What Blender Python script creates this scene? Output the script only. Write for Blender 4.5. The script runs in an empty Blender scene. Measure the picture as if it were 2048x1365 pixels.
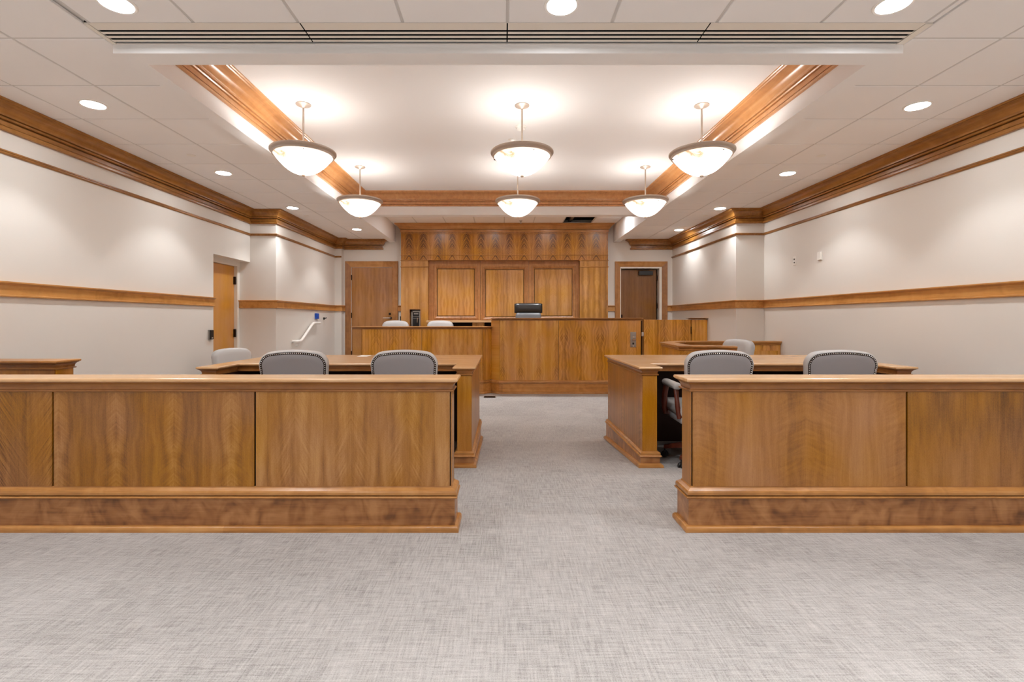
import bpy, math, random
from math import pi, sin, cos, radians as R
from mathutils import Vector

random.seed(7)
C = bpy.context.scene.collection
SC = bpy.context.scene

# ------------------------------------------------------------------ camera
CAMZ = 1.31
cam_d = bpy.data.cameras.new('camera')
cam_d.sensor_width = 36.0
cam_d.lens = 36.0 * 985.0 / 2048.0
cam_d.shift_x = 18.0 / 2048.0
cam_d.shift_y = -42.5 / 2048.0
cam_d.clip_start = 0.02
cam = bpy.data.objects.new('camera', cam_d)
cam.location = (0, 0, CAMZ)
cam.rotation_euler = (R(90), 0, 0)
C.objects.link(cam)
SC.camera = cam

# ------------------------------------------------------------------ world, exposure
w = bpy.data.worlds.new('world'); SC.world = w
w.use_nodes = True
w.node_tree.nodes['Background'].inputs[0].default_value = (0.9, 0.85, 0.8, 1)
w.node_tree.nodes['Background'].inputs[1].default_value = 0.02
SC.view_settings.view_transform = 'Standard'
SC.view_settings.look = 'None'
SC.view_settings.gamma = 1.0
SC.view_settings.use_curve_mapping = False
SC.view_settings.exposure = 0.84
SC.cycles.max_bounces = 12
SC.cycles.diffuse_bounces = 9
SC.cycles.glossy_bounces = 3
SC.cycles.transmission_bounces = 4
SC.cycles.sample_clamp_indirect = 6.0
SC.cycles.use_denoising = True
SC.cycles.caustics_reflective = False
SC.cycles.caustics_refractive = False

SPOT_W = 25.0        # each recessed downlight
BENCH_W = 52.0       # downlights over the bench
PEND_W = 8.2        # lamp inside each pendant bowl
GALLERY_FILL_W = 170.0    # added fill: unseen rows behind the viewer, boosted to brighten the room
LENS_E = 66.0         # glow of downlight lenses
LIGHT_COL = (0.975, 1.0, 1.02)
WARM_COL = (1.0, 0.98, 0.95)

# ------------------------------------------------------------------ colour + material helpers
def lin(c):
    c = c / 255.0
    return c / 12.92 if c <= 0.04045 else ((c + 0.055) / 1.055) ** 2.4

def rgb(r, g, b):
    return (lin(r), lin(g), lin(b), 1.0)

class NT:
    def __init__(self, name):
        self.m = bpy.data.materials.new(name); self.m.use_nodes = True
        self.t = self.m.node_tree; self.n = self.t.nodes; self.l = self.t.links
        self.b = self.n['Principled BSDF']
    def node(self, typ, **kw):
        nd = self.n.new(typ)
        for k, v in kw.items(): setattr(nd, k, v)
        return nd
    def link(self, a, b): self.l.new(a, b)
    def math(self, op, a, b=None, c=None):
        nd = self.node('ShaderNodeMath', operation=op)
        for i, v in enumerate((a, b, c)):
            if v is None: continue
            if isinstance(v, (int, float)): nd.inputs[i].default_value = v
            else: self.link(v, nd.inputs[i])
        return nd.outputs[0]
    def vec(self, x, y, z):
        nd = self.node('ShaderNodeCombineXYZ')
        for i, v in enumerate((x, y, z)):
            if isinstance(v, (int, float)): nd.inputs[i].default_value = v
            else: self.link(v, nd.inputs[i])
        return nd.outputs[0]
    def noise(self, vec, scale=1.0, detail=3.0, rough=0.5, dist=0.0):
        nd = self.node('ShaderNodeTexNoise')
        self.link(vec, nd.inputs['Vector'])
        nd.inputs['Scale'].default_value = scale
        nd.inputs['Detail'].default_value = detail
        nd.inputs['Roughness'].default_value = rough
        nd.inputs['Distortion'].default_value = dist
        return nd.outputs['Fac']
    def ramp(self, fac, stops):
        nd = self.node('ShaderNodeValToRGB')
        cr = nd.color_ramp
        while len(cr.elements) < len(stops): cr.elements.new(0.5)
        for e, (p, c) in zip(cr.elements, stops):
            e.position = p; e.color = c
        self.link(fac, nd.inputs[0])
        return nd.outputs[0]
    def bump(self, h, strength, dist=0.002):
        nd = self.node('ShaderNodeBump')
        nd.inputs['Strength'].default_value = strength
        nd.inputs['Distance'].default_value = dist
        self.link(h, nd.inputs['Height'])
        self.link(nd.outputs[0], self.b.inputs['Normal'])
    def set(self, **kw):
        for k, v in kw.items(): self.b.inputs[k.replace('_', ' ')].default_value = v

def plain(name, col, rough=0.6, metal=0.0, spec=0.5, bump=0.0, bscale=200.0, mott=0.0):
    t = NT(name)
    t.set(Roughness=rough, Metallic=metal)
    t.b.inputs['Specular IOR Level'].default_value = spec
    tc = t.node('ShaderNodeTexCoord').outputs['Object']
    n = t.noise(tc, bscale, 3)
    if mott > 0:
        n2 = t.noise(tc, 1.3, 3)
        f = t.math('ADD', t.math('MULTIPLY', n, 0.4), t.math('MULTIPLY', n2, 0.6))
        d = tuple(x * (1 - mott) for x in col[:3]) + (1,)
        u = tuple(min(1, x * (1 + mott)) for x in col[:3]) + (1,)
        t.link(t.ramp(f, [(0.3, d), (0.7, u)]), t.b.inputs['Base Color'])
    else:
        t.b.inputs['Base Color'].default_value = col
    if bump > 0: t.bump(n, bump, 0.001)
    return t.m

def emit(name, col, strength):
    t = NT(name)
    t.b.inputs['Base Color'].default_value = (0.8, 0.8, 0.8, 1)
    t.b.inputs['Emission Color'].default_value = tuple(col[:3]) + (1,)
    t.b.inputs['Emission Strength'].default_value = strength
    return t.m

def veneer(name, dark, mid, light, leaf=0.17, fig=0.5, rough=0.34, flame=1.0, contrast=1.0, seed=0.0, patch=0.0, chf=46.0, hue=0.007, mk=(0.38, 0.62)):
    """book matched vertical veneer; every object gets its own flitch through Object Info random"""
    t = NT(name)
    sep = t.node('ShaderNodeSeparateXYZ')
    t.link(t.node('ShaderNodeTexCoord').outputs['Object'], sep.inputs[0])
    rnd = t.node('ShaderNodeObjectInfo').outputs['Random']
    off = t.math('MULTIPLY_ADD', rnd, 23.7, seed)
    x, y, z = sep.outputs
    u = t.math('ADD', t.math('ADD', x, y), t.math('MULTIPLY', rnd, 1.7))
    pp = t.math('PINGPONG', u, leaf)
    leafid = t.math('FLOOR', t.math('DIVIDE', u, leaf))
    tone = t.node('ShaderNodeTexWhiteNoise', noise_dimensions='2D')
    t.link(t.vec(leafid, off, 0), tone.inputs['Vector'])
    # slow stripes of sapwood, wandering and tapering
    wob = t.math('MULTIPLY', t.math('SUBTRACT', t.noise(t.vec(t.math('MULTIPLY', pp, 3.0), t.math('MULTIPLY', z, 2.4), off), 1.0, 2), 0.5), 0.14)
    ppw = t.math('ADD', pp, wob)
    st = t.noise(t.vec(t.math('MULTIPLY', ppw, 21.0), t.math('MULTIPLY', z, 0.5), off), 1.0, 1.5, 0.5)
    # flame figure: chevrons mirrored about each joint, strongest at the joint
    cz = t.math('MULTIPLY_ADD', pp, 1.9 * flame, z)
    ch = t.noise(t.vec(t.math('MULTIPLY', pp, 7.0), t.math('MULTIPLY', cz, chf), off), 1.0, 2.5, 0.6, 0.9)
    blot = t.noise(t.vec(t.math('MULTIPLY', pp, 9.0), t.math('MULTIPLY', z, 2.0), t.math('ADD', off, 4.0)), 1.0, 2.0)
    mask = t.node('ShaderNodeMapRange')
    t.link(blot, mask.inputs[0]); mask.inputs[1].default_value = mk[0]; mask.inputs[2].default_value = mk[1]
    col = t.node('ShaderNodeMapRange', interpolation_type='SMOOTHSTEP')
    t.link(pp, col.inputs[0]); col.inputs[1].default_value = leaf * 0.75; col.inputs[2].default_value = leaf * 0.10
    # fine grain + pores
    gr = t.noise(t.vec(t.math('MULTIPLY', u, 240.0), t.math('MULTIPLY', z, 7.0), off), 1.0, 3.0, 0.6)
    po = t.noise(t.vec(t.math('MULTIPLY', u, 330.0), t.math('MULTIPLY', z, 120.0), off), 1.0, 2.0, 0.6)
    cm = t.math('MULTIPLY', t.math('MULTIPLY', mask.outputs[0], t.math('MULTIPLY_ADD', col.outputs[0], 0.85, 0.15)), fig)
    chm = t.math('MULTIPLY', t.math('SUBTRACT', ch, 0.55), cm)
    f = t.math('MULTIPLY_ADD', t.math('SUBTRACT', st, 0.5), 0.95 * contrast, 0.5)
    f = t.math('ADD', f, chm)
    f = t.math('MULTIPLY_ADD', t.math('SUBTRACT', gr, 0.5), 0.34, f)
    f = t.math('MULTIPLY_ADD', t.math('SUBTRACT', po, 0.5), 0.34, f)
    f = t.math('MULTIPLY_ADD', t.math('SUBTRACT', tone.outputs['Value'], 0.5), 0.10 + 0.08 * contrast, f)
    if patch > 0:
        f = t.math('MULTIPLY_ADD', t.math('SUBTRACT', blot, 0.5), patch, f)
    hs = t.node('ShaderNodeHueSaturation')
    hn = t.noise(t.vec(t.math('MULTIPLY', u, 3.3), t.math('MULTIPLY', z, 2.1), t.math('ADD', off, 9.0)), 1.0, 2.0)
    t.link(t.math('MULTIPLY_ADD', t.math('SUBTRACT', hn, 0.5), hue * 2.4, 0.5035), hs.inputs['Hue'])
    t.link(t.math('MULTIPLY_ADD', t.math('SUBTRACT', hn, 0.5), 0.35, 1.03), hs.inputs['Saturation'])
    t.link(t.ramp(f, [(0.12, dark), (0.5, mid), (0.88, light)]), hs.inputs['Color'])
    t.link(hs.outputs[0], t.b.inputs['Base Color'])
    t.set(Roughness=rough)
    t.b.inputs['Coat Weight'].default_value = 0.12
    t.b.inputs['Coat Roughness'].default_value = 0.2
    t.bump(gr, 0.03, 0.0006)
    return t.m

def lumber(name, axis, dark, mid, light, rough=0.32, fig=0.4, seed=0.0):
    """solid moulding stock, grain along one axis"""
    t = NT(name)
    sep = t.node('ShaderNodeSeparateXYZ')
    t.link(t.node('ShaderNodeTexCoord').outputs['Object'], sep.inputs[0])
    rnd = t.math('MULTIPLY_ADD', t.node('ShaderNodeObjectInfo').outputs['Random'], 31.0, seed)
    o = list(sep.outputs)
    a = o.pop('xyz'.index(axis))
    p, q = o
    # boards of differing tone along the run
    bd = t.node('ShaderNodeTexWhiteNoise', noise_dimensions='2D')
    t.link(t.vec(t.math('FLOOR', t.math('DIVIDE', t.math('ADD', a, rnd), 1.35)), rnd, 0), bd.inputs['Vector'])
    g1 = t.noise(t.vec(t.math('MULTIPLY', a, 1.6), t.math('MULTIPLY_ADD', p, 24.0, rnd), t.math('MULTIPLY', q, 24.0)), 1.0, 4.0, 0.6, 0.5)
    g2 = t.noise(t.vec(t.math('MULTIPLY', a, 9.0), t.math('MULTIPLY_ADD', p, 260.0, rnd), t.math('MULTIPLY', q, 260.0)), 1.0, 2.0, 0.6)
    fg = t.noise(t.vec(t.math('MULTIPLY_ADD', a, 6.5, rnd), t.math('MULTIPLY', p, 5.0), t.math('MULTIPLY', q, 5.0)), 1.0, 2.0, 0.5, 1.6)
    f = t.math('MULTIPLY_ADD', t.math('SUBTRACT', g1, 0.5), 0.75, 0.5)
    f = t.math('MULTIPLY_ADD', t.math('SUBTRACT', g2, 0.5), 0.3, f)
    f = t.math('MULTIPLY_ADD', t.math('SUBTRACT', fg, 0.5), fig, f)
    f = t.math('MULTIPLY_ADD', t.math('SUBTRACT', bd.outputs['Value'], 0.5), 0.16, f)
    t.link(t.ramp(f, [(0.15, dark), (0.5, mid), (0.85, light)]), t.b.inputs['Base Color'])
    t.set(Roughness=rough)
    t.b.inputs['Coat Weight'].default_value = 0.15
    t.b.inputs['Coat Roughness'].default_value = 0.18
    return t.m

W_D, W_M, W_L = rgb(104, 58, 22), rgb(158, 100, 50), rgb(190, 135, 82)
M = {}
M['veneer'] = veneer('stained birch veneer', rgb(96, 56, 18), rgb(160, 106, 50), rgb(192, 142, 86), leaf=0.16, fig=0.8, patch=0.6, contrast=1.0)
M['veneer_calm'] = veneer('stained birch veneer calm', rgb(112, 68, 26), rgb(160, 105, 50), rgb(186, 132, 72), leaf=0.31, fig=0.75, flame=0.22, contrast=0.8, chf=34.0, mk=(0.30, 0.60))
M['veneer_flame'] = veneer('flame figured birch veneer', rgb(84, 46, 12), rgb(156, 102, 46), rgb(190, 138, 80), leaf=0.22, fig=2.0, flame=0.8, contrast=0.6, mk=(0.15, 0.45), chf=50.0)
M['veneer_stripe'] = veneer('striped birch veneer', rgb(96, 56, 18), rgb(156, 102, 46), rgb(188, 138, 80), leaf=0.165, fig=0.5, flame=0.5, contrast=0.9, patch=0.25)
M['veneer_blotch'] = veneer('blotched birch veneer', rgb(88, 48, 14), rgb(160, 106, 48), rgb(186, 132, 72), leaf=0.17, fig=0.5, flame=0.3, contrast=0.6, patch=0.9)
M['veneer_wall'] = veneer('wall panel veneer', rgb(124, 78, 32), rgb(180, 126, 70), rgb(206, 156, 100), leaf=0.12, fig=0.5, flame=0.5)
M['veneer_frieze'] = veneer('flame frieze veneer', rgb(78, 40, 8), rgb(168, 108, 46), rgb(206, 148, 80), leaf=0.15, fig=3.0, flame=0.75, contrast=0.8, chf=62.0, mk=(0.2, 0.45))
M['veneer_desk'] = veneer('golden desk veneer', rgb(130, 78, 20), rgb(200, 138, 66), rgb(224, 172, 100), leaf=0.16, fig=1.2)
M['post'] = veneer('post veneer', rgb(126, 78, 22), rgb(168, 110, 44), rgb(196, 142, 72), leaf=0.30, fig=0.5, contrast=0.6)
M['door_oak'] = veneer('pale plain door veneer', rgb(176, 116, 56), rgb(196, 136, 70), rgb(206, 150, 86), leaf=0.45, fig=0.1, flame=0.2, contrast=0.3, rough=0.42)
M['door_brown'] = veneer('brown door veneer', rgb(118, 74, 38), rgb(164, 112, 66), rgb(184, 132, 84), leaf=0.13, fig=0.2, flame=0.2, contrast=0.7, rough=0.4)
M['door_dark'] = veneer('dark brown door veneer', rgb(84, 50, 24), rgb(124, 80, 44), rgb(146, 102, 60), leaf=0.13, fig=0.2, flame=0.2, contrast=0.6, rough=0.4)
M['trim_x'] = lumber('moulding stock x', 'x', rgb(122, 76, 30), rgb(178, 122, 62), rgb(206, 154, 94))
M['trim_y'] = lumber('moulding stock y', 'y', rgb(102, 60, 14), rgb(152, 100, 40), rgb(184, 132, 70))
M['rail_y'] = lumber('chair rail stock', 'y', rgb(150, 98, 40), rgb(196, 140, 76), rgb(214, 162, 98))
M['tray_y'] = lumber('tray crown stock', 'y', rgb(160, 104, 58), rgb(196, 140, 88), rgb(214, 164, 114))
M['trim_z'] = lumber('casing stock z', 'z', rgb(118, 74, 34), rgb(164, 110, 60), rgb(190, 138, 84))
M['base_x'] = lumber('figured baseboard', 'x', rgb(98, 58, 26), rgb(152, 100, 54), rgb(180, 128, 78), fig=1.35)
M['base_gold'] = lumber('golden baseboard', 'x', rgb(140, 88, 34), rgb(190, 130, 62), rgb(214, 158, 90), fig=0.5)
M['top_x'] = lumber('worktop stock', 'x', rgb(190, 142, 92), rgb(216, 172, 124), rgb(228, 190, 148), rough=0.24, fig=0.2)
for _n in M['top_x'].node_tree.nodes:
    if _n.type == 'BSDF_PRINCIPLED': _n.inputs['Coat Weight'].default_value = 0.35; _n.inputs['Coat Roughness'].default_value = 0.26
M['dark_in'] = plain('dark knee space with painted shade', rgb(52, 26, 17), 0.6)  # dark interior, with the under-table shade put into its colour
M['core'] = plain('dark core', rgb(40, 24, 14), 0.8)
M['wall'] = plain('warm white wall paint', rgb(223, 218, 211), 0.75, spec=0.25, bump=0.05, bscale=260)
M['gyp'] = plain('ceiling paint', rgb(240, 239, 239), 0.85, spec=0.2)
M['tile'] = plain('acoustic tile', rgb(240, 239, 239), 0.95, spec=0.1, bump=0.15, bscale=420, mott=0.02)
M['tbar'] = plain('grid painted steel', rgb(208, 206, 204), 0.6, spec=0.3)
M['frame_white'] = plain('painted steel frame', rgb(232, 226, 216), 0.45)
M['white'] = plain('white plastic', rgb(235, 232, 226), 0.4)
M['white_rail'] = plain('white handrail enamel', rgb(244, 240, 234), 0.35)
M['black'] = plain('black plastic', rgb(22, 20, 20), 0.4)
M['void'] = plain('unlit void', rgb(16, 11, 9), 0.9)
M['slot'] = plain('slot black', rgb(10, 8, 8), 0.9, spec=0.1)
M['bronze'] = plain('dark bronze', rgb(46, 32, 24), 0.35, 0.8)
M['steel'] = plain('brushed steel', rgb(170, 166, 160), 0.35, 0.9)
M['chrome'] = plain('bright steel', rgb(222, 222, 222), 0.18, 1.0)
M['nickel'] = plain('brushed nickel', rgb(190, 176, 164), 0.42, 0.35)
M['blue'] = plain('blue plastic', rgb(22, 84, 190), 0.35)
M['leather'] = plain('grey leather', rgb(186, 183, 181), 0.42, spec=0.5, bump=0.12, bscale=160, mott=0.03)
M['leather_back'] = plain('grey leather back', rgb(154, 152, 154), 0.45, spec=0.5, bump=0.12, bscale=160, mott=0.03)
M['leather_black'] = plain('black leather', rgb(30, 29, 30), 0.32, spec=0.6, bump=0.1, bscale=160)
M['leather_dark'] = plain('charcoal leather', rgb(112, 114, 118), 0.36, spec=0.6, bump=0.1, bscale=160)
M['cherry'] = lumber('cherry stained beech', 'z', rgb(58, 20, 10), rgb(96, 38, 20), rgb(126, 56, 30))
M['paper'] = plain('paper', rgb(245, 243, 240), 0.8)
M['lens'] = emit('downlight lens', (0.975, 1.0, 1.02), LENS_E)
M['reflector'] = plain('downlight reflector', rgb(245, 242, 238), 0.3)

def bowl_mat():
    """veined alabaster glass: the bulb inside shines through it"""
    t = NT('alabaster bowl glass')
    tc = t.node('ShaderNodeTexCoord').outputs['Object']
    n = t.noise(tc, 5.0, 5, 0.62, 1.6)
    col = t.ramp(n, [(0.33, (0.26, 0.16, 0.10, 1)), (0.45, (0.70, 0.58, 0.46, 1)), (0.58, (0.93, 0.89, 0.84, 1))])
    tr = t.node('ShaderNodeBsdfTranslucent'); t.link(col, tr.inputs['Color'])
    t.link(col, t.b.inputs['Base Color'])
    t.b.inputs['Roughness'].default_value = 0.3
    mx = t.node('ShaderNodeMixShader'); mx.inputs[0].default_value = 0.6
    t.link(t.b.outputs[0], mx.inputs[1]); t.link(tr.outputs[0], mx.inputs[2])
    t.link(mx.outputs[0], t.n['Material Output'].inputs['Surface'])
    return t.m
M['bowl'] = bowl_mat()

def carpet_mat():
    t = NT('woven linen carpet')
    sep = t.node('ShaderNodeSeparateXYZ')
    t.link(t.node('ShaderNodeTexCoord').outputs['Object'], sep.inputs[0])
    x, y, z = sep.outputs
    a = t.noise(t.vec(t.math('MULTIPLY', x, 8.0), t.math('MULTIPLY', y, 125.0), 1.0), 1.0, 4.0, 0.65)
    b = t.noise(t.vec(t.math('MULTIPLY', x, 125.0), t.math('MULTIPLY', y, 8.0), 7.0), 1.0, 4.0, 0.65)
    n = t.noise(t.vec(x, y, 0.0), 230.0, 2.0, 0.7)
    big = t.noise(t.vec(x, y, 3.0), 2.2, 3.0, 0.6)
    f = t.math('ADD', t.math('MULTIPLY', a, 0.36), t.math('MULTIPLY', b, 0.36))
    f = t.math('ADD', f, t.math('MULTIPLY', n, 0.34))
    f = t.math('ADD', f, t.math('MULTIPLY', big, 0.12))
    # carpet squares: each laid with a slightly different tone
    wn = t.node('ShaderNodeTexWhiteNoise', noise_dimensions='2D')
    t.link(t.vec(t.math('FLOOR', t.math('DIVIDE', x, 0.61)), t.math('FLOOR', t.math('DIVIDE', y, 0.61)), 0), wn.inputs['Vector'])
    f = t.math('MULTIPLY_ADD', t.math('SUBTRACT', wn.outputs['Value'], 0.5), 0.035, f)
    t.link(t.ramp(f, [(0.43, rgb(124, 120, 117)), (0.57, rgb(166, 162, 159)), (0.72, rgb(192, 188, 185))]), t.b.inputs['Base Color'])
    t.set(Roughness=0.95)
    t.b.inputs['Specular IOR Level'].default_value = 0.1
    t.bump(n, 0.35, 0.003)
    return t.m
M['carpet'] = carpet_mat()

# ------------------------------------------------------------------ geometry helpers
ORG = {}

def offset_poly(poly, o, closed=True):
    n = len(poly); out = []
    for i in range(n):
        p = Vector(poly[i][:2])
        e1 = e2 = None
        if closed or i > 0: e1 = (p - Vector(poly[i - 1][:2])).normalized()
        if closed or i < n - 1: e2 = (Vector(poly[(i + 1) % n][:2]) - p).normalized()
        e1 = e1 or e2; e2 = e2 or e1
        n1 = Vector((e1.y, -e1.x)); n2 = Vector((e2.y, -e2.x))
        d = max(0.15, 1 + n1.dot(n2))
        m = (n1 + n2) / d
        out.append(p + m * o)
    return out

class MB:
    def __init__(self): self.v = []; self.f = []
    def add(self, vs, fs):
        k = len(self.v); self.v += [tuple(p) for p in vs]
        self.f += [tuple(i + k for i in f) for f in fs]
        return self
    def box(self, x0, x1, y0, y1, z0, z1):
        vs = [(x, y, z) for z in (z0, z1) for y in (y0, y1) for x in (x0, x1)]
        return self.add(vs, [(0, 2, 3, 1), (4, 5, 7, 6), (0, 1, 5, 4), (2, 6, 7, 3), (0, 4, 6, 2), (1, 3, 7, 5)])
    def loft(self, poly, prof, zf=None, caps=True):
        """poly counter-clockwise, prof [(offset, z)] from bottom to top"""
        rings = []
        for o, z in prof:
            rings.append([(p.x, p.y, zf(p.x, p.y, z) if zf else z) for p in offset_poly(poly, o)])
        n = len(poly); vs = [p for r in rings for p in r]; fs = []
        for k in range(len(rings) - 1):
            for i in range(n):
                j = (i + 1) % n
                fs.append((k * n + i, k * n + j, (k + 1) * n + j, (k + 1) * n + i))
        if caps:
            fs.append(tuple(reversed(range(n))))
            fs.append(tuple((len(rings) - 1) * n + i for i in range(n)))
        return self.add(vs, fs)
    def sweep(self, path, prof, side=1, closed=False, zf=None, closed_prof=True):
        """path [(x,y)] with profile [(out, z)]; out is to the right of travel when side=1"""
        n = len(path); m = len(prof); vs = []
        for o, z in prof:
            vs += [(p.x, p.y, zf(p.x, p.y, z) if zf else z) for p in offset_poly(path, o * side, closed)]
        fs = []
        segs = n if closed else n - 1
        for k in range(m if closed_prof else m - 1):
            k2 = (k + 1) % m
            for i in range(segs):
                j = (i + 1) % n
                q = (k * n + i, k * n + j, k2 * n + j, k2 * n + i)
                fs.append(q if side == 1 else tuple(reversed(q)))
        if not closed and closed_prof:
            a = tuple(k * n for k in range(m)); b = tuple(k * n + n - 1 for k in range(m))
            fs.append(a if side == -1 else tuple(reversed(a)))
            fs.append(b if side == 1 else tuple(reversed(b)))
        return self.add(vs, fs)
    def rings_xz(self, x0, x1, z0, z1, prof, cap=False):
        """nested rectangles facing -Y: prof [(inset, y)]"""
        vs = []; fs = []
        for ins, y in prof:
            vs += [(x0 + ins, y, z0 + ins), (x1 - ins, y, z0 + ins), (x1 - ins, y, z1 - ins), (x0 + ins, y, z1 - ins)]
        for k in range(len(prof) - 1):
            for i in range(4):
                j = (i + 1) % 4
                fs.append((k * 4 + i, k * 4 + j, k * 4 + 4 + j, k * 4 + 4 + i))
        if cap:
            k = (len(prof) - 1) * 4; fs.append((k, k + 1, k + 2, k + 3))
        return self.add(vs, fs)
    def lathe(self, prof, cx=0, cy=0, seg=32, z=0, caps=False):
        vs = []; fs = []; m = len(prof)
        for i in range(seg):
            a = 2 * pi * i / seg
            vs += [(cx + r * cos(a), cy + r * sin(a), z + h) for r, h in prof]
        for i in range(seg):
            j = (i + 1) % seg
            for k in range(m - 1):
                fs.append((i * m + k, j * m + k, j * m + k + 1, i * m + k + 1))
        if caps:
            fs.append(tuple(i * m for i in reversed(range(seg))))
            fs.append(tuple(i * m + m - 1 for i in range(seg)))
        return self.add(vs, fs)
    def tube(self, path, r, seg=10):
        path = [Vector(p) for p in path]; n = len(path); vs = []; fs = []
        up = Vector((0.123, 0.321, 0.94)).normalized()
        for i, p in enumerate(path):
            a = path[max(0, i - 1)]; b = path[min(n - 1, i + 1)]
            d = (b - a).normalized()
            s = d.cross(up).normalized(); t = s.cross(d).normalized()
            rr = r[i] if isinstance(r, (list, tuple)) else r
            vs += [p + (s * cos(2 * pi * k / seg) + t * sin(2 * pi * k / seg)) * rr for k in range(seg)]
        for i in range(n - 1):
            for k in range(seg):
                l = (k + 1) % seg
                fs.append((i * seg + k, i * seg + l, (i + 1) * seg + l, (i + 1) * seg + k))
        fs.append(tuple(reversed(range(seg)))); fs.append(tuple((n - 1) * seg + k for k in range(seg)))
        return self.add(vs, fs)
    def rbox(self, x0, x1, y0, y1, z0, z1, r, seg=3):
        """box with rounded edges all round (a superellipsoid-like cushion)"""
        bx = []
        n = 4 * (seg + 1)
        hx, hy, hz = (x1 - x0) / 2, (y1 - y0) / 2, (z1 - z0) / 2
        cx, cy, cz = (x0 + x1) / 2, (y0 + y1) / 2, (z0 + z1) / 2
        r = min(r, hx, hy, hz)
        prof = []
        for i in range(seg + 1):
            a = -pi / 2 + (pi / 2) * i / seg
            prof.append((r * cos(a), -hz + r + r * sin(a)))
        for i in range(seg + 1):
            a = (pi / 2) * i / seg
            prof.append((r * cos(a), hz - r + r * sin(a)))
        vs = []; fs = []
        corners = [(hx - r, hy - r, 0), (-hx + r, hy - r, pi / 2), (-hx + r, -hy + r, pi), (hx - r, -hy + r, 1.5 * pi)]
        for o, z in prof:
            for qx, qy, a0 in corners:
                for i in range(seg + 1):
                    a = a0 + (pi / 2) * i / seg
                    vs.append((cx + qx + o * cos(a), cy + qy + o * sin(a), cz + z))
        for k in range(len(prof) - 1):
            for i in range(n):
                j = (i + 1) % n
                fs.append((k * n + i, k * n + j, (k + 1) * n + j, (k + 1) * n + i))
        fs.append(tuple(reversed(range(n)))); fs.append(tuple((len(prof) - 1) * n + i for i in range(n)))
        return self.add(vs, fs)
    def disc(self, cx, cy, z, r, seg=24, down=True):
        vs = [(cx + r * cos(2 * pi * i / seg), cy + r * sin(2 * pi * i / seg), z) for i in range(seg)]
        return self.add(vs, [tuple(reversed(range(seg))) if down else tuple(range(seg))])
    def build(self, name, mat, parent=None, org=None, smooth=None, label=None, bevel=0.0):
        if parent is not None: org = ORG[parent.name]
        org = Vector(org or (0, 0, 0))
        me = bpy.data.meshes.new(name)
        me.from_pydata([tuple(Vector(p) - org) for p in self.v], [], self.f)
        me.materials.append(M[mat] if isinstance(mat, str) else mat)
        me.update()
        if smooth is not None:
            me.polygons.foreach_set('use_smooth', [True] * len(me.polygons))
            me.set_sharp_from_angle(angle=R(smooth))
        ob = bpy.data.objects.new(name, me); C.objects.link(ob)
        if parent is not None: ob.parent = parent
        else: ob.location = org
        ORG[ob.name] = org
        if label: ob['label'] = label
        if bevel > 0:
            b = ob.modifiers.new('bevel', 'BEVEL'); b.width = bevel; b.segments = 2; b.limit_method = 'ANGLE'
        return ob

def thing(name, label, cat, loc=(0, 0, 0), group=None):
    o = bpy.data.objects.new(name, None); C.objects.link(o)
    o.empty_display_size = 0.1
    o.location = loc; o['label'] = label; o['category'] = cat
    if group: o['group'] = group
    ORG[o.name] = Vector(loc)
    return o

def tag(o, label, cat, group=None):
    o['label'] = label; o['category'] = cat
    if group: o['group'] = group
    return o

def struct(o, label=None):
    o['kind'] = 'structure'
    if label: o['label'] = label
    return o

def copy_tree(o, parent=None):
    c = o.copy(); C.objects.link(c)
    if parent is not None: c.parent = parent
    for ch in list(o.children): copy_tree(ch, c)
    return c

def H(h): return CAMZ + h       # height given from the eye line

# ------------------------------------------------------------------ room constants
YF, YB = -5.0, 10.48            # wall behind the camera, back wall
XL, XR = -3.94, 4.04            # side walls
PL, PR = -3.535, 3.605          # pilaster walls further back
CEIL = H(1.704)
SOF = H(1.648)                  # soffit underside
TRAY = H(1.983)
BCEIL = H(2.0)                  # tiled ceiling over the bench
SXL, SXR, SYF = -2.412, 2.475, 3.045
TXL, TXR, TYF, TYB = -2.290, 2.345, 3.183, 7.73

G0 = 0.105
def floor_z(y):
    if y <= 3.9: return G0
    if y >= 5.3: return 0.0
    return G0 * (5.3 - y) / 1.4

# ------------------------------------------------------------------ floor
fl = MB()
ys = [YF, 3.9, 5.3, YB]
vs = []; fs = []
for y in ys: vs += [(XL - 0.3, y, floor_z(y)), (XR + 0.3, y, floor_z(y))]
for y in ys: vs += [(XL - 0.3, y, -0.15), (XR + 0.3, y, -0.15)]
for i in range(3):
    a = 2 * i
    fs.append((a, a + 1, a + 3, a + 2)); fs.append((8 + a, 8 + a + 2, 8 + a + 3, 8 + a + 1))
    fs.append((a, a + 2, 8 + a + 2, 8 + a)); fs.append((a + 1, 8 + a + 1, 8 + a + 3, a + 3))
fs.append((0, 8, 9, 1)); fs.append((6, 7, 15, 14))
floor = struct(fl.add(vs, fs).build('floor', 'carpet'), 'pale grey linen weave carpet sloping gently to the bench')
p = MB(); p.box(-2.72, 2.55, 9.03, YB, 0.001, 0.30); p.box(-3.53, -2.72, 9.25, YB, 0.001, 0.30); p.box(2.55, 3.60, 9.4, YB, 0.001, 0.30)
p.build('platform', 'carpet', floor)
p = MB(); p.box(-0.15, 2.35, 9.10, 9.94, 0.301, 0.45)
p.build('platform', 'carpet', floor)
p = MB(); p.box(-3.53, -2.73, 8.97, 9.25, 0.001, 0.20)
p.build('step', 'carpet', floor)
p = MB(); p.box(-3.53, -2.73, 8.69, 8.97, 0.001, 0.10)
p.build('step', 'carpet', floor)

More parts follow.
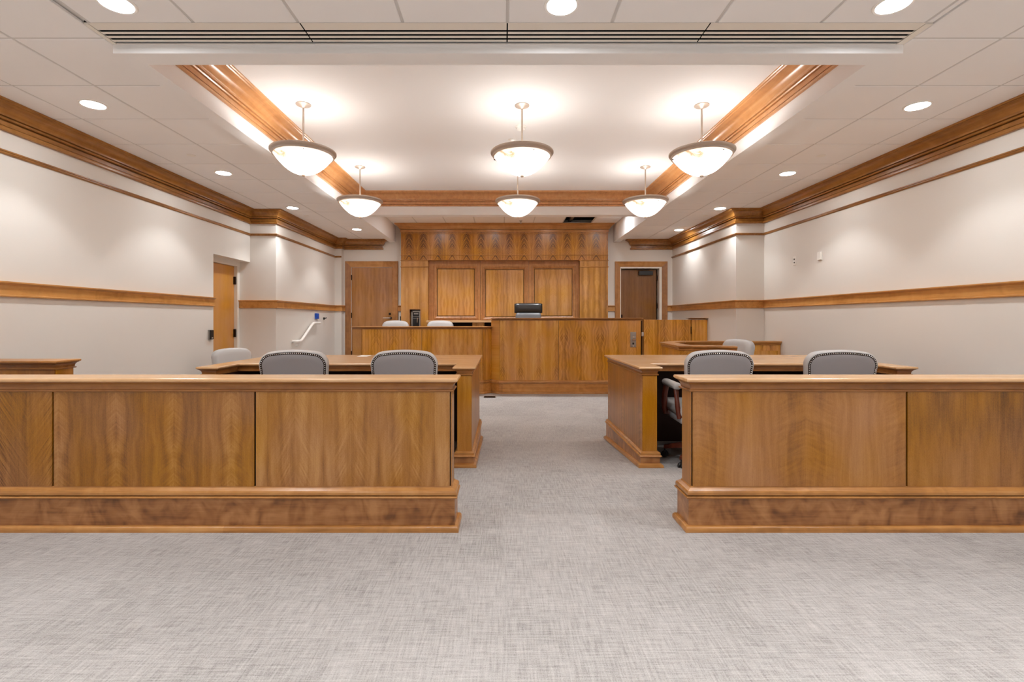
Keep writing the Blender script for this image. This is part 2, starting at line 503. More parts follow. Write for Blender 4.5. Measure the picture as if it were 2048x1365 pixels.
# ------------------------------------------------------------------ walls
TOPZ = 3.5
mb = MB(); mb.box(XL - 0.16, XL, YF, 6.70, 0.0, TOPZ); mb.box(XL - 0.16, XL, 6.70, 7.67, H(0.898), TOPZ)
mb.box(XL - 0.26, XL - 0.16, 6.60, 7.67, H(0.835), TOPZ); mb.box(XL - 0.26, XL - 0.16, 7.635, 7.80, 0.0, H(0.835))
mb.box(XL - 0.26, PL, 7.67, YB, 0.0, TOPZ)
mb.box(PL, -3.39, 10.34, YB, 0.0, TOPZ)
wl = struct(mb.build('wall_left', 'wall'), 'warm white left wall with door recess and rear pilaster')
mb = MB(); mb.box(XR, XR + 0.2, YF, 7.62, 0.0, TOPZ); mb.box(PR, XR + 0.2, 7.62, YB, 0.0, TOPZ)
wr = struct(mb.build('wall_right', 'wall'), 'warm white right wall stepping in at the rear')
mb = MB()
d2 = (-3.235, -2.335, H(1.125)); d3 = (2.488, 3.375, H(1.125))
mb.box(XL - 0.26, d2[0], YB, YB + 0.2, 0.0, TOPZ); mb.box(d2[0], d2[1], YB, YB + 0.2, d2[2], TOPZ)
mb.box(d2[1], d3[0], YB, YB + 0.2, 0.0, TOPZ); mb.box(d3[0], d3[1], YB, YB + 0.2, d3[2], TOPZ)
mb.box(d3[1], XR + 0.2, YB, YB + 0.2, 0.0, TOPZ)
mb.box(d2[0], d2[1], YB, YB + 0.2, 0.0, 0.297); mb.box(d3[0], d3[1], YB, YB + 0.2, 0.0, 0.297)
struct(mb.build('wall_back', 'wall'), 'warm white rear wall behind the bench')
struct(MB().box(XL - 0.2, XR + 0.2, YF - 0.2, YF, 0.0, TOPZ).build('wall_front', 'wall'), 'plain wall behind the viewer')

# ------------------------------------------------------------------ ceiling
mb = MB()
mb.box(XL - 0.2, XR + 0.2, YF, 1.185, CEIL, CEIL + 0.05)
mb.box(XL - 0.2, XR + 0.2, YF, YB + 0.2, TOPZ, TOPZ + 0.1)
ceil = struct(mb.build('ceiling', 'gyp'), 'suspended tile ceiling with a raised centre tray')
# soffit frame round the tray, running on to the rear wall as two beams
mb = MB()
mb.box(SXL, SXR, SYF, TYF, SOF, TRAY + 0.04)
mb.box(SXL, TXL, TYF, YB, SOF, TRAY + 0.04)
mb.box(TXR, SXR, TYF, YB, SOF, TRAY + 0.04)
mb.box(TXL, TXR, TYB, TYB + 0.14, SOF, TRAY + 0.04)
mb.build('soffit', 'gyp', ceil)
MB().box(TXL, TXR, TYF, TYB, TRAY, TRAY + 0.04).build('tray_panel', 'gyp', ceil)

GX, GY, TP = 0.025, 4.185, 0.60
tile_cache = {}
def put_tile(x0, x1, y0, y1, z):
    g = 0.009
    x0 += g; x1 -= g; y0 += g; y1 -= g
    if x1 - x0 < 0.03 or y1 - y0 < 0.03: return
    key = (round(x1 - x0, 3), round(y1 - y0, 3))
    if key not in tile_cache:
        hw, hd = (x1 - x0) / 2, (y1 - y0) / 2
        poly = [(-hw, -hd), (hw, -hd), (hw, hd), (-hw, hd)]
        b = MB().loft(poly, [(-0.004, 0.0), (0.0, 0.003), (0.0, 0.016)])
        me = bpy.data.meshes.new('ceiling_tile'); me.from_pydata(b.v, [], b.f); me.materials.append(M['tile'])
        tile_cache[key] = me
    o = bpy.data.objects.new('ceiling_tile', tile_cache[key]); C.objects.link(o)
    o.parent = ceil; o.location = ((x0 + x1) / 2, (y0 + y1) / 2, z)

def clip_cells(xa, xb, ya, yb):
    """grid cells clipped to the rectangle"""
    out = []
    i0 = math.floor((xa - GX) / TP); i1 = math.ceil((xb - GX) / TP)
    j0 = math.floor((ya - GY) / TP); j1 = math.ceil((yb - GY) / TP)
    for i in range(i0, i1):
        for j in range(j0, j1):
            a0, a1 = max(xa, GX + i * TP), min(xb, GX + (i + 1) * TP)
            b0, b1 = max(ya, GY + j * TP), min(yb, GY + (j + 1) * TP)
            if a1 - a0 > 0.02 and b1 - b0 > 0.02: out.append((a0, a1, b0, b1))
    return out

DY0, DY1 = 2.835, 3.043       # slot diffuser band
regions = [(XL, SXL, 1.185, 7.67), (SXR, XR, 1.185, 7.62), (PL, SXL, 7.67, YB), (SXR, PR, 7.62, YB), (SXL, SXR, 1.185, DY0)]
for rg in regions:
    for c in clip_cells(*rg): put_tile(*c, CEIL)
HOLE = (GX + 2 * TP, GX + 3 * TP)
for c in clip_cells(TXL, TXR, TYB + 0.14, YB):
    if abs(c[0] - HOLE[0]) < 0.01 and c[2] > 9.5 and c[3] < 10.3: continue
    put_tile(*c, BCEIL)
# T bars: a thin grid just above the tile faces
mb = MB()
def bars(xa, xb, ya, yb, z):
    i = math.ceil((xa - GX) / TP)
    while GX + i * TP < xb:
        x = GX + i * TP; mb.box(x - 0.012, x + 0.012, ya, yb, z + 0.005, z + 0.02); i += 1
    j = math.ceil((ya - GY) / TP)
    while GY + j * TP < yb:
        y = GY + j * TP; mb.box(xa, xb, y - 0.012, y + 0.012, z + 0.0052, z + 0.0198); j += 1
for rg in regions: bars(*rg, CEIL)
bars(TXL, TXR, TYB + 0.14, YB, BCEIL)
for rg in regions: mb.box(*rg, CEIL + 0.0201, CEIL + 0.03)
gb = mb.build('ceiling_grid', 'tbar', ceil)
gb['kind'] = 'stuff'
# what shows through the open grid square over the bench
mb = MB(); mb.box(HOLE[0] - 0.3, HOLE[1] + 0.3, 9.3, 10.45, BCEIL + 0.12, BCEIL + 0.14)
mb.build('plenum', 'void', ceil)
MB().tube([(HOLE[0] - 0.2, 9.85, BCEIL + 0.07), (HOLE[1] + 0.2, 9.85, BCEIL + 0.07)], 0.022).build('pipe', 'bronze', ceil, smooth=40)
MB().box(HOLE[0] + 0.14, HOLE[0] + 0.2, 9.4, 10.4, BCEIL + 0.05, BCEIL + 0.1).build('strut', 'steel', ceil)

# ------------------------------------------------------------------ mouldings
CROWN = [(0, -0.213), (0.020, -0.213), (0.027, -0.207), (0.028, -0.198), (0.026, -0.182), (0.020, -0.177), (0.001, -0.177), (0.001, -0.171), (0.009, -0.170), (0.009, -0.134), (-0.006, -0.134), (-0.006, -0.128), (0.028, -0.126),
         (0.033, -0.119), (0.033, -0.111), (0.022, -0.1105), (0.022, -0.1055), (0.046, -0.105), (0.046, -0.094), (0.049, -0.086), (0.057, -0.064), (0.073, -0.045),
         (0.096, -0.031), (0.116, -0.026), (0.117, -0.018), (0.127, -0.016), (0.130, -0.010), (0.130, 0.0), (0, 0)]
def prof_z(p, z): return [(o, h + z) for o, h in p]
left_path = [(XL, YF), (XL, 7.67), (PL, 7.67), (PL, 10.34), (-3.39, 10.34), (-3.39, YB), (-2.57, YB), (-2.57, YB + 0.02)]
right_path = [(XR, YF), (XR, 7.62), (PR, 7.62), (PR, YB), (2.73, YB), (2.73, YB + 0.02)]
struct(MB().sweep(left_path, prof_z(CROWN, CEIL - 0.001), 1).build('trim_1', 'trim_y', smooth=22), 'stained wood crown moulding along the left wall')
struct(MB().sweep(right_path, prof_z(CROWN, CEIL - 0.001), -1).build('trim_2', 'trim_y', smooth=22), 'stained wood crown moulding along the right wall')
PICT = [(0, -0.017), (0.010, -0.017), (0.018, -0.008), (0.018, 0.0), (0.026, 0.004), (0.026, 0.013), (0.018, 0.017), (0, 0.017)]
struct(MB().sweep(left_path[:5], prof_z(PICT, H(1.325)), 1).build('trim_3', 'trim_y', smooth=22), 'thin picture rail below the left crown')
struct(MB().sweep(right_path[:4], prof_z(PICT, H(1.325)), -1).build('trim_4', 'trim_y', smooth=22), 'thin picture rail below the right crown')
CHAIR = [(0, -0.062), (0.020, -0.062), (0.026, -0.056), (0.026, -0.048), (0.017, -0.044), (0.017, 0.030), (0.022, 0.036), (0.034, 0.042), (0.040, 0.046),
         (0.044, 0.050), (0.044, 0.060), (0, 0.060)]
cz = H(0.243)
for nm, pts, sd, lb in (('trim_5', [(XL, YF), (XL, 6.70)], 1, 'stained chair rail on the left wall'),
                        ('trim_6', [(XL - 0.16, 7.67), (PL, 7.67), (PL, 10.34), (-3.39, 10.34), (-3.39, YB), (-3.353, YB)], 1, 'stained chair rail on the left pilaster'),
                        ('trim_7', [(XR, YF), (XR, 7.62), (PR, 7.62), (PR, YB), (3.497, YB)], -1, 'stained chair rail on the right wall')):
    struct(MB().sweep(pts, prof_z(CHAIR, cz), sd).build(nm, 'rail_y', smooth=22), lb)
struct(MB().sweep([(-2.232, YB), (-2.128, YB)], prof_z(CHAIR, cz), 1).build('trim_8', 'rail_y', smooth=22), 'short chair rail piece beside the left rear door')
struct(MB().sweep([(2.191, YB), (2.378, YB)], prof_z(CHAIR, cz), 1).build('trim_9', 'rail_y', smooth=22), 'short chair rail piece beside the right rear door')
BB = [(0, 0), (0.016, 0), (0.016, 0.09), (0.008, 0.10), (0, 0.10)]
struct(MB().sweep([(XL, YF), (XL, 6.70)], BB, 1, zf=lambda x, y, z: z + floor_z(y)).build('baseboard_left', 'trim_y'), 'wood baseboard')
struct(MB().sweep([(XR, YF), (XR, 7.62)], BB, -1, zf=lambda x, y, z: z + floor_z(y)).build('baseboard_right', 'trim_y'), 'wood baseboard')
# crown inside the tray
TC = [(0, -0.203), (0.022, -0.203), (0.026, -0.195), (0.026, -0.187), (0.020, -0.182), (0.006, -0.182), (0.006, -0.177), (0.020, -0.176), (0.020, -0.137), (0.006, -0.137), (0.006, -0.131), (0.030, -0.129), (0.036, -0.122), (0.036, -0.117), (0.024, -0.1165), (0.024, -0.1115), (0.048, -0.110), (0.050, -0.100),
      (0.056, -0.095), (0.066, -0.072), (0.086, -0.050), (0.112, -0.034), (0.142, -0.026), (0.160, -0.024), (0.168, -0.018), (0.180, -0.016), (0.187, -0.010), (0.187, 0), (0, 0)]
struct(MB().sweep([(TXL, TYF), (TXL, TYB), (TXR, TYB), (TXR, TYF)], prof_z(TC, TRAY), 1, closed=True).build('trim_10', 'tray_y', smooth=22),
       'honey wood crown moulding lining the ceiling tray')

# ------------------------------------------------------------------ doors
def hinge(x0, x1, y0, y1, z0, z1, par):
    MB().box(x0, x1, y0, y1, z0, z1).build('hinge', 'bronze', par, bevel=0.002)

d1 = bpy.data.objects.new('door_1', None); C.objects.link(d1); d1.location = (XL - 0.2, 7.15, 0); ORG[d1.name] = Vector(d1.location)
struct(d1, 'pale wood door in the left wall recess')
MB().box(-4.195, -4.150, 6.68, 7.600, 0.01, H(0.822)).build('door_slab', 'door_oak', d1, bevel=0.002)
mb = MB(); mb.box(-4.20, -4.10, 7.602, 7.635, 0.0, H(0.835)); mb.box(-4.20, -4.10, 6.62, 7.602, H(0.822) + 0.003, H(0.835))
mb.build('door_frame', 'frame_white', d1)
for z in (0.605, -0.204): hinge(-4.150, -4.118, 7.575, 7.604, H(z) - 0.06, H(z) + 0.06, d1)
hinge(-4.150, -4.118, 7.575, 7.604, 0.25, 0.37, d1)
mb = MB().lathe([(0.0, 0.0), (0.026, 0.0), (0.026, 0.008), (0.0, 0.008)], 0, 0, 16)
mb.v = [(-4.150 + z, 6.79 + x, H(-0.29) + y) for x, y, z in mb.v]
dh = mb.tube([(-4.148, 6.79, H(-0.29)), (-4.10, 6.79, H(-0.29)), (-4.095, 6.84, H(-0.29)), (-4.095, 6.92, H(-0.29))], 0.009).build('door_handle', 'bronze', d1, smooth=40)

def casing(par, x0, x1, z0, z1, wd, mat_v='trim_z', mat_h='trim_x'):
    pr = [(0, 0), (0, -0.022), (0.010, -0.026), (0.022, -0.022), (wd - 0.03, -0.016), (wd - 0.008, -0.012), (wd, -0.006), (wd, 0)]
    # the casing as a mitred run: up the left jamb, across, down the right
    n = len(pr); vs = []
    for ins, y in pr:
        vs += [(x0 + ins, YB + y, z0), (x0 + ins, YB + y, z1 - ins), (x1 - ins, YB + y, z1 - ins), (x1 - ins, YB + y, z0)]
    for nm, segs, mt in (('door_casing', (0,), mat_v), ('door_casing', (1,), mat_h), ('door_casing', (2,), mat_v)):
        b = MB(); fs = []
        for i in segs:
            for k in range(n - 1):
                fs.append((k * 4 + i, k * 4 + i + 1, (k + 1) * 4 + i + 1, (k + 1) * 4 + i))
        b.add(vs, fs).build(nm, mt, par, smooth=25)

# rear left door
d = bpy.data.objects.new('door_2', None); C.objects.link(d); d.location = (-2.79, YB, 0.3); ORG[d.name] = Vector(d.location)
struct(d, 'brown veneered door left of the panelling')
casing(d, -3.353, -2.232, 0.30, H(1.245), 0.125)
MB().box(-3.222, -2.347, YB + 0.012, YB + 0.055, 0.305, H(1.114)).build('door_slab', 'door_brown', d, bevel=0.002)
mb = MB(); mb.box(-3.235, -3.2245, YB - 0.004, YB + 0.12, 0.30, H(1.125)); mb.box(-2.345, -2.335, YB - 0.004, YB + 0.12, 0.30, H(1.125)); mb.box(-3.2245, -2.345, YB - 0.004, YB + 0.12, H(1.116), H(1.125))
mb.build('door_frame', 'frame_white', d)
for z in (0.90, 0.095, -0.72): hinge(-3.236, -3.214, YB - 0.008, YB + 0.02, H(z) - 0.055, H(z) + 0.055, d)
MB().tube([(-2.395, YB + 0.01, H(0.037)), (-2.395, YB - 0.045, H(0.037)), (-2.42, YB - 0.05, H(0.037)), (-2.54, YB - 0.05, H(0.037))], 0.010).build('door_handle', 'nickel', d, smooth=40)
mb = MB().lathe([(0.001, 0.0), (0.027, 0.0), (0.027, 0.012), (0.001, 0.012)], 0, 0, 16); mb.v = [(-2.395 + x, YB + 0.012 - z, H(0.037) + y) for x, y, z in mb.v]
mb.build('handle_rose', 'bronze', d, smooth=40)
mb = MB().lathe([(0.001, 0.0), (0.026, 0.0), (0.022, 0.018), (0.001, 0.02)], 0, 0, 16); mb.v = [(-2.41 + x, YB + 0.012 - z, H(0.125) + y) for x, y, z in mb.v]
mb.build('deadbolt', 'bronze', d, smooth=40)
# rear right door, standing a little ajar away from the room
d = bpy.data.objects.new('door_3', None); C.objects.link(d); d.location = (2.93, YB, 0.3); ORG[d.name] = Vector(d.location)
struct(d, 'brown veneered door with closer, right of the panelling')
casing(d, 2.380, 3.495, 0.30, H(1.240), 0.115)
mb = MB(); mb.box(2.488, 2.509, YB - 0.004, YB + 0.2, 0.30, H(1.125)); mb.box(3.327, 3.375, YB - 0.004, YB + 0.2, 0.30, H(1.125)); mb.box(2.509, 3.327, YB - 0.004, YB + 0.2, H(1.094), H(1.125))
mb.build('door_frame', 'frame_white', d)
MB().box(2.513, 3.290, YB + 0.10, YB + 0.145, 0.305, H(1.075)).build('door_slab', 'door_dark', d, bevel=0.002)
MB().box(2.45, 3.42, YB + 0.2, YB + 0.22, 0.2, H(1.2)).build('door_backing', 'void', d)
MB().box(2.905, 3.205, YB + 0.04, YB + 0.10, H(0.955), H(1.042)).build('door_closer', 'black', d, bevel=0.006)
MB().box(2.86, 3.16, YB + 0.035, YB + 0.06, H(1.066), H(1.086)).build('closer_arm', 'bronze', d)
for z in (0.90, 0.3, -0.1): hinge(3.291, 3.326, YB + 0.10, YB + 0.14, H(z) - 0.05, H(z) + 0.05, d)
MB().box(2.52, 2.565, YB + 0.085, YB + 0.101, H(0.02), H(0.11)).build('lock_plate', 'bronze', d)

# ------------------------------------------------------------------ wood panelled wall behind the bench
PY = 10.266
pw = thing('wall_panelling', 'tall stained wood panelling with pilasters and crown behind the bench', 'panelling', (0.03, YB, 0.30))
px0, px1, qx0, qx1 = -2.126, -1.563, 1.605, 2.189
PT = H(1.245)
nx0, nx1, nz0, nz1 = -1.944, -1.722, 1.14, H(0.214)
mb = MB()
mb.box(px0, nx0, PY, YB, 0.30, PT); mb.box(nx1, px1, PY, YB, 0.30, PT); mb.box(nx0, nx1, PY, YB, nz1, PT); mb.box(nx0, nx1, PY, YB, 0.30, nz0)
mb.build('pilaster', 'veneer_wall', pw)
MB().box(qx0, qx1, PY, YB, 0.30, PT).build('pilaster', 'veneer_wall', pw)
FIL = [(0, -0.007), (0.010, -0.007), (0.014, 0.0), (0.010, 0.007), (0, 0.007)]
for (a, b) in ((px0, px1), (qx0, qx1)):
    mb = MB()
    for z in (1.238, 1.104): mb.sweep([(a, YB - 0.05), (a, PY), (b, PY), (b, PY + 0.1)], prof_z(FIL, H(z)), 1)
    mb.v = [(x, y, z) for x, y, z in mb.v]
    mb.build('capital_fillet', 'trim_x', pw, smooth=40)
MB().box(px0, qx1, PY, YB, PT, H(1.90)).build('frieze', 'veneer_frieze', pw)
mb = MB()
for z in (1.348, 1.795): mb.sweep([(px0, YB - 0.05), (px0, PY), (qx1, PY), (qx1, YB - 0.05)], prof_z([(0, -0.005), (0.006, -0.005), (0.009, 0), (0.006, 0.005), (0, 0.005)], H(z)), 1)
mb.build('astragal', 'trim_x', pw, smooth=40)
PC = [(0, -0.178), (0.012, -0.178), (0.016, -0.168), (0.016, -0.160), (0.012, -0.154), (0.012, -0.122), (0.0, -0.122), (0.0, -0.115), (0.024, -0.113), (0.030, -0.104), (0.030, -0.098), (0.040, -0.090), (0.050, -0.066), (0.070, -0.042), (0.094, -0.028), (0.106, -0.024), (0.106, -0.018), (0.116, -0.012), (0.116, 0), (0, 0)]
MB().sweep([(px0, YB), (px0, PY), (qx1, PY), (qx1, YB)], prof_z(PC, BCEIL - 0.001), 1).build('crown', 'trim_x', pw, smooth=22)
bays = [(px1, -0.480, -1.385, -0.606, H(1.072), H(0.086)), (-0.480, 0.534, -0.366, 0.434, H(1.054), H(0.066)), (0.534, qx0, 0.668, 1.455, H(1.072), H(0.086))]
for k, (a, b, f0, f1, zt, zb) in enumerate(bays):
    mw = 0.075
    ry = 10.372
    mb = MB()
    mb.box(a + 0.002, f0 - mw, ry, 10.43, 0.30, PT); mb.box(f1 + mw, b - 0.002, ry, 10.43, 0.30, PT)
    mb.box(f0 - mw, f1 + mw, ry, 10.43, zt + mw, PT); mb.box(f0 - mw, f1 + mw, ry, 10.43, 0.30, zb - mw)
    mb.build('panel_frame', 'trim_z', pw)
    mb = MB().rings_xz(f0 - mw, f1 + mw, zb - mw, zt + mw, [(0.0, ry), (0.0, ry - 0.004), (0.010, ry - 0.012), (0.024, ry - 0.010), (0.042, ry + 0.004), (0.060, ry + 0.018), (0.066, ry + 0.020), (0.0665, ry + 0.045)])
    mb.build('panel_moulding', 'trim_z', pw, smooth=40)
    MB().box(f0 - 0.02, f1 + 0.02, ry + 0.046, ry + 0.055, zb - 0.02, zt + 0.02).build('panel_backing', 'core', pw)  # dark sheet stands in for shade in the gap round the field
    MB().box(f0 + 0.003, f1 - 0.003, ry + 0.026, ry + 0.045, zb + 0.003, zt - 0.003).build('panel_field', 'veneer_wall', pw)
# equipment niche let into the left pilaster
nt = thing('equipment_niche', 'small rack of electronics let into the left wood pilaster', 'equipment', ((nx0 + nx1) / 2, PY, nz0))
mb = MB(); mb.rings_xz(nx0 - 0.016, nx1 + 0.016, nz0 - 0.016, nz1 + 0.016, [(0.0, PY), (0.0, PY - 0.008), (0.016, PY - 0.008), (0.018, PY + 0.10)])
mb.build('trim_frame', 'trim_z', nt)
MB().box(nx0 + 0.002, nx1 - 0.002, PY + 0.115, PY + 0.16, nz0 + 0.002, nz1 - 0.002).build('back_plate', 'core', nt)
mb = MB(); mb.box(nx0 + 0.020, nx0 + 0.050, PY + 0.06, PY + 0.11, nz0 + 0.01, nz1 - 0.02); mb.box(nx1 - 0.034, nx1 - 0.014, PY + 0.06, PY + 0.11, nz0 + 0.01, nz1 - 0.05); mb.box(nx0 + 0.020, nx1 - 0.014, PY + 0.06, PY + 0.11, nz1 - 0.052, nz1 - 0.022)
mb.build('rack_frame', 'steel', nt)
MB().box(nx0 + 0.052, nx1 - 0.036, PY + 0.07, PY + 0.11, nz0 + 0.01, nz1 - 0.056).build('rack_unit', 'black', nt)
MB().box(nx0 + 0.075, nx1 - 0.055, PY + 0.066, PY + 0.07, nz1 - 0.10, nz1 - 0.075).build('display', 'steel', nt)
for z in (0.145, 0.185): MB().box(nx0 + 0.054, nx1 - 0.038, PY + 0.064, PY + 0.07, nz1 - z - 0.004, nz1 - z + 0.004).build('shelf_bar', 'steel', nt)
MB().tube([(nx1 - 0.075, PY + 0.05, nz1 - 0.275), (nx1 - 0.07, PY + 0.045, nz1 - 0.21), (nx1 - 0.062, PY + 0.05, nz1 - 0.175)], [0.010, 0.012, 0.017]).build('handset', 'chrome', nt, smooth=40)
tag(MB().box(-2.188, -2.142, YB - 0.03, YB, H(-0.02), H(0.075)).build('wall_reader', 'black', org=(-2.165, YB, H(-0.02)), bevel=0.004),
    'small black reader on the wall between left rear door and panelling', 'reader')
# credenza
cr = thing('credenza', 'low wooden credenza with dark knee openings behind the clerk desk', 'credenza', (-0.9, 10.1, 0.30))
MB().box(-1.55, -0.10, 9.96, 10.362, H(-0.056), H(-0.012)).build('top', 'top_x', cr, bevel=0.004)
for x0, x1 in ((-1.55, -1.48), (-0.62, -0.385), (-0.14, -0.10)): MB().box(x0, x1, 9.99, 10.35, 0.301, H(-0.057)).build('pedestal', 'veneer_desk', cr)
MB().box(-1.48, -0.14, 10.3, 10.35, 0.301, H(-0.057)).build('back_panel', 'core', cr)

# ------------------------------------------------------------------ cabinet work: shared profiles
def base_parts(par, poly, z, shoe_h=0.034, board=0.185, top=0.250, zf=None, mat='trim_x', bmat='base_x', floor_f=None):
    """shoe, board and cap moulding round a polygon; z = floor level, floor_f lets shoe and board follow a sloping floor"""
    ff = floor_f or (lambda x, y: z)
    lowz = lambda x, y, h: ff(x, y) + h if h < 0.1 else z + h
    MB().loft(poly, [(0.048, 0.0), (0.048, 0.016), (0.045, 0.025), (0.038, 0.032), (0.026, shoe_h)], zf=lambda x, y, h: ff(x, y) + h).build('shoe_moulding', mat, par, smooth=40)
    MB().loft(poly, [(0.025, shoe_h * 0.9), (0.025, board)], zf=lowz).build('baseboard', bmat, par)
    t = top - board
    MB().loft(poly, [(0.026, board), (0.036, board + 0.06 * t), (0.040, board + 0.14 * t), (0.037, board + 0.24 * t), (0.015, board + 0.25 * t), (0.015, board + 0.33 * t), (0.034, board + 0.34 * t),
                     (0.034, board + 0.55 * t), (0.029, board + 0.70 * t), (0.018, board + 0.82 * t), (0.010, board + 0.90 * t), (0.007, top), (-0.01, top)],
              zf=lambda x, y, h: z + h).build('base_cap', mat, par, smooth=24)

def cap_profile(z, over=0.036, thick=0.078):
    k = over / 0.036; t = thick / 0.078
    p = [(0.001, 0.078), (0.009, 0.078), (0.013, 0.074), (0.013, 0.068), (0.009, 0.065), (0.004, 0.064), (0.004, 0.056), (0.006, 0.046), (0.011, 0.036), (0.019, 0.028), (0.027, 0.0245),
         (0.027, 0.020), (0.033, 0.019), (0.036, 0.015), (0.036, 0.006), (0.034, 0.002), (0.030, 0.0)]
    return [(o * k, z - h * t) for o, h in p]

M['cove'] = lumber('cove stock darkened for shade', 'x', rgb(96, 56, 20), rgb(146, 94, 44), rgb(176, 122, 66))  # shade under the cap lip is put into this darker wood colour
def cap_parts(par, poly, z, over=0.036, thick=0.078, top='top_x', name='cap'):
    p = cap_profile(z, over, thick)
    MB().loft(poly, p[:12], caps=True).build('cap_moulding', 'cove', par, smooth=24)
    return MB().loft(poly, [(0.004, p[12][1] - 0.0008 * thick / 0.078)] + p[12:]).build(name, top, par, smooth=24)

def face_panel(par, p0, p1, z0, z1, mat, t=0.010, gap=0.003, name='panel'):
    """veneered panel on the line p0-p1 (outside to the right of travel)"""
    a, b = Vector(p0), Vector(p1); d = (b - a).normalized(); n = Vector((d.y, -d.x))
    a = a + d * gap; b = b - d * gap
    q = [a, b, b + n * t, a + n * t]
    poly = [(v.x, v.y) for v in (q[3], q[2], q[1], q[0])]
    return MB().loft(poly, [(0, z0), (0, z1)]).build(name, mat, par)

# ------------------------------------------------------------------ courtroom rails in front
RZ = H(-0.3334)
def rail(name, label, x0, x1, seams, open_end):
    th = 0.13; y0 = 2.83; y1 = y0 + th
    t = thing(name, label, 'rail', ((x0 + x1) / 2, y0 + th / 2, G0), 'wooden rails before the well')
    poly = [(x0, y0), (x1, y0), (x1, y1), (x0, y1)]
    core = [(x0 + 0.002, y0 + 0.002), (x1 - 0.002, y0 + 0.002), (x1 - 0.002, y1 - 0.002), (x0 + 0.002, y1 - 0.002)]
    MB().loft(core, [(0, G0), (0, RZ - 0.07)]).build('core', 'core', t)
    xs = [x0] + seams + [x1]
    for i, (a, b) in enumerate(zip(xs[:-1], xs[1:])):
        face_panel(t, (a, y0), (b, y0), G0 + 0.25, RZ - 0.076, (['veneer_flame', 'veneer_stripe', 'veneer'] if x0 < 0 else ['veneer_calm', 'veneer_blotch'])[i], gap=0.0055)
        face_panel(t, (b, y1), (a, y1), G0 + 0.25, RZ - 0.076, 'veneer_calm')
    if open_end == 'right': face_panel(t, (x1, y0), (x1, y1), G0 + 0.25, RZ - 0.076, 'post', gap=0.0, t=0.006, name='end_panel')
    else: face_panel(t, (x0, y1), (x0, y0), G0 + 0.25, RZ - 0.076, 'post', gap=0.0, t=0.006, name='end_panel')
    base_parts(t, poly, G0)
    poly2 = [(x0 - 0.006, y0 - 0.010), (x1 + 0.006, y0 - 0.010), (x1 + 0.006, y1 + 0.01), (x0 - 0.006, y1 + 0.01)]
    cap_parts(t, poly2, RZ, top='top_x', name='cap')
    return t
rail('courtroom_rail', 'long wooden front rail left of the aisle with three book-matched panels', -3.88, -0.300, [-2.577, -1.420], 'right')
rail('courtroom_rail', 'long wooden front rail right of the aisle with calm straight grain', 1.082, 3.98, [2.312], 'left')

# low wall end beside the left wall
pz = H(-0.300)
t = thing('pony_wall', 'short wood half wall with moulded cap against the left wall', 'partition', (-3.6, 3.70, G0))
poly = [(-3.935, 3.62), (-3.29, 3.62), (-3.29, 3.765), (-3.935, 3.765)]
MB().loft(poly, [(0, G0), (0, pz - 0.04)]).build('core', 'core', t)
face_panel(t, (-3.935, 3.62), (-3.29, 3.62), G0 + 0.2, pz - 0.066, 'veneer_calm', t=0.006, gap=0)
face_panel(t, (-3.29, 3.62), (-3.29, 3.765), G0 + 0.2, pz - 0.066, 'post', t=0.006, gap=0, name='end_panel')
cap_parts(t, [(-3.9, 3.614), (-3.284, 3.614), (-3.284, 3.771), (-3.9, 3.771)], pz, 0.030, 0.066, top='trim_x', name='cap')
MB().loft(poly[:], [(0.004, G0), (0.03, G0), (0.03, G0 + 0.19), (0.006, G0 + 0.2)]).build('baseboard', 'base_x', t)

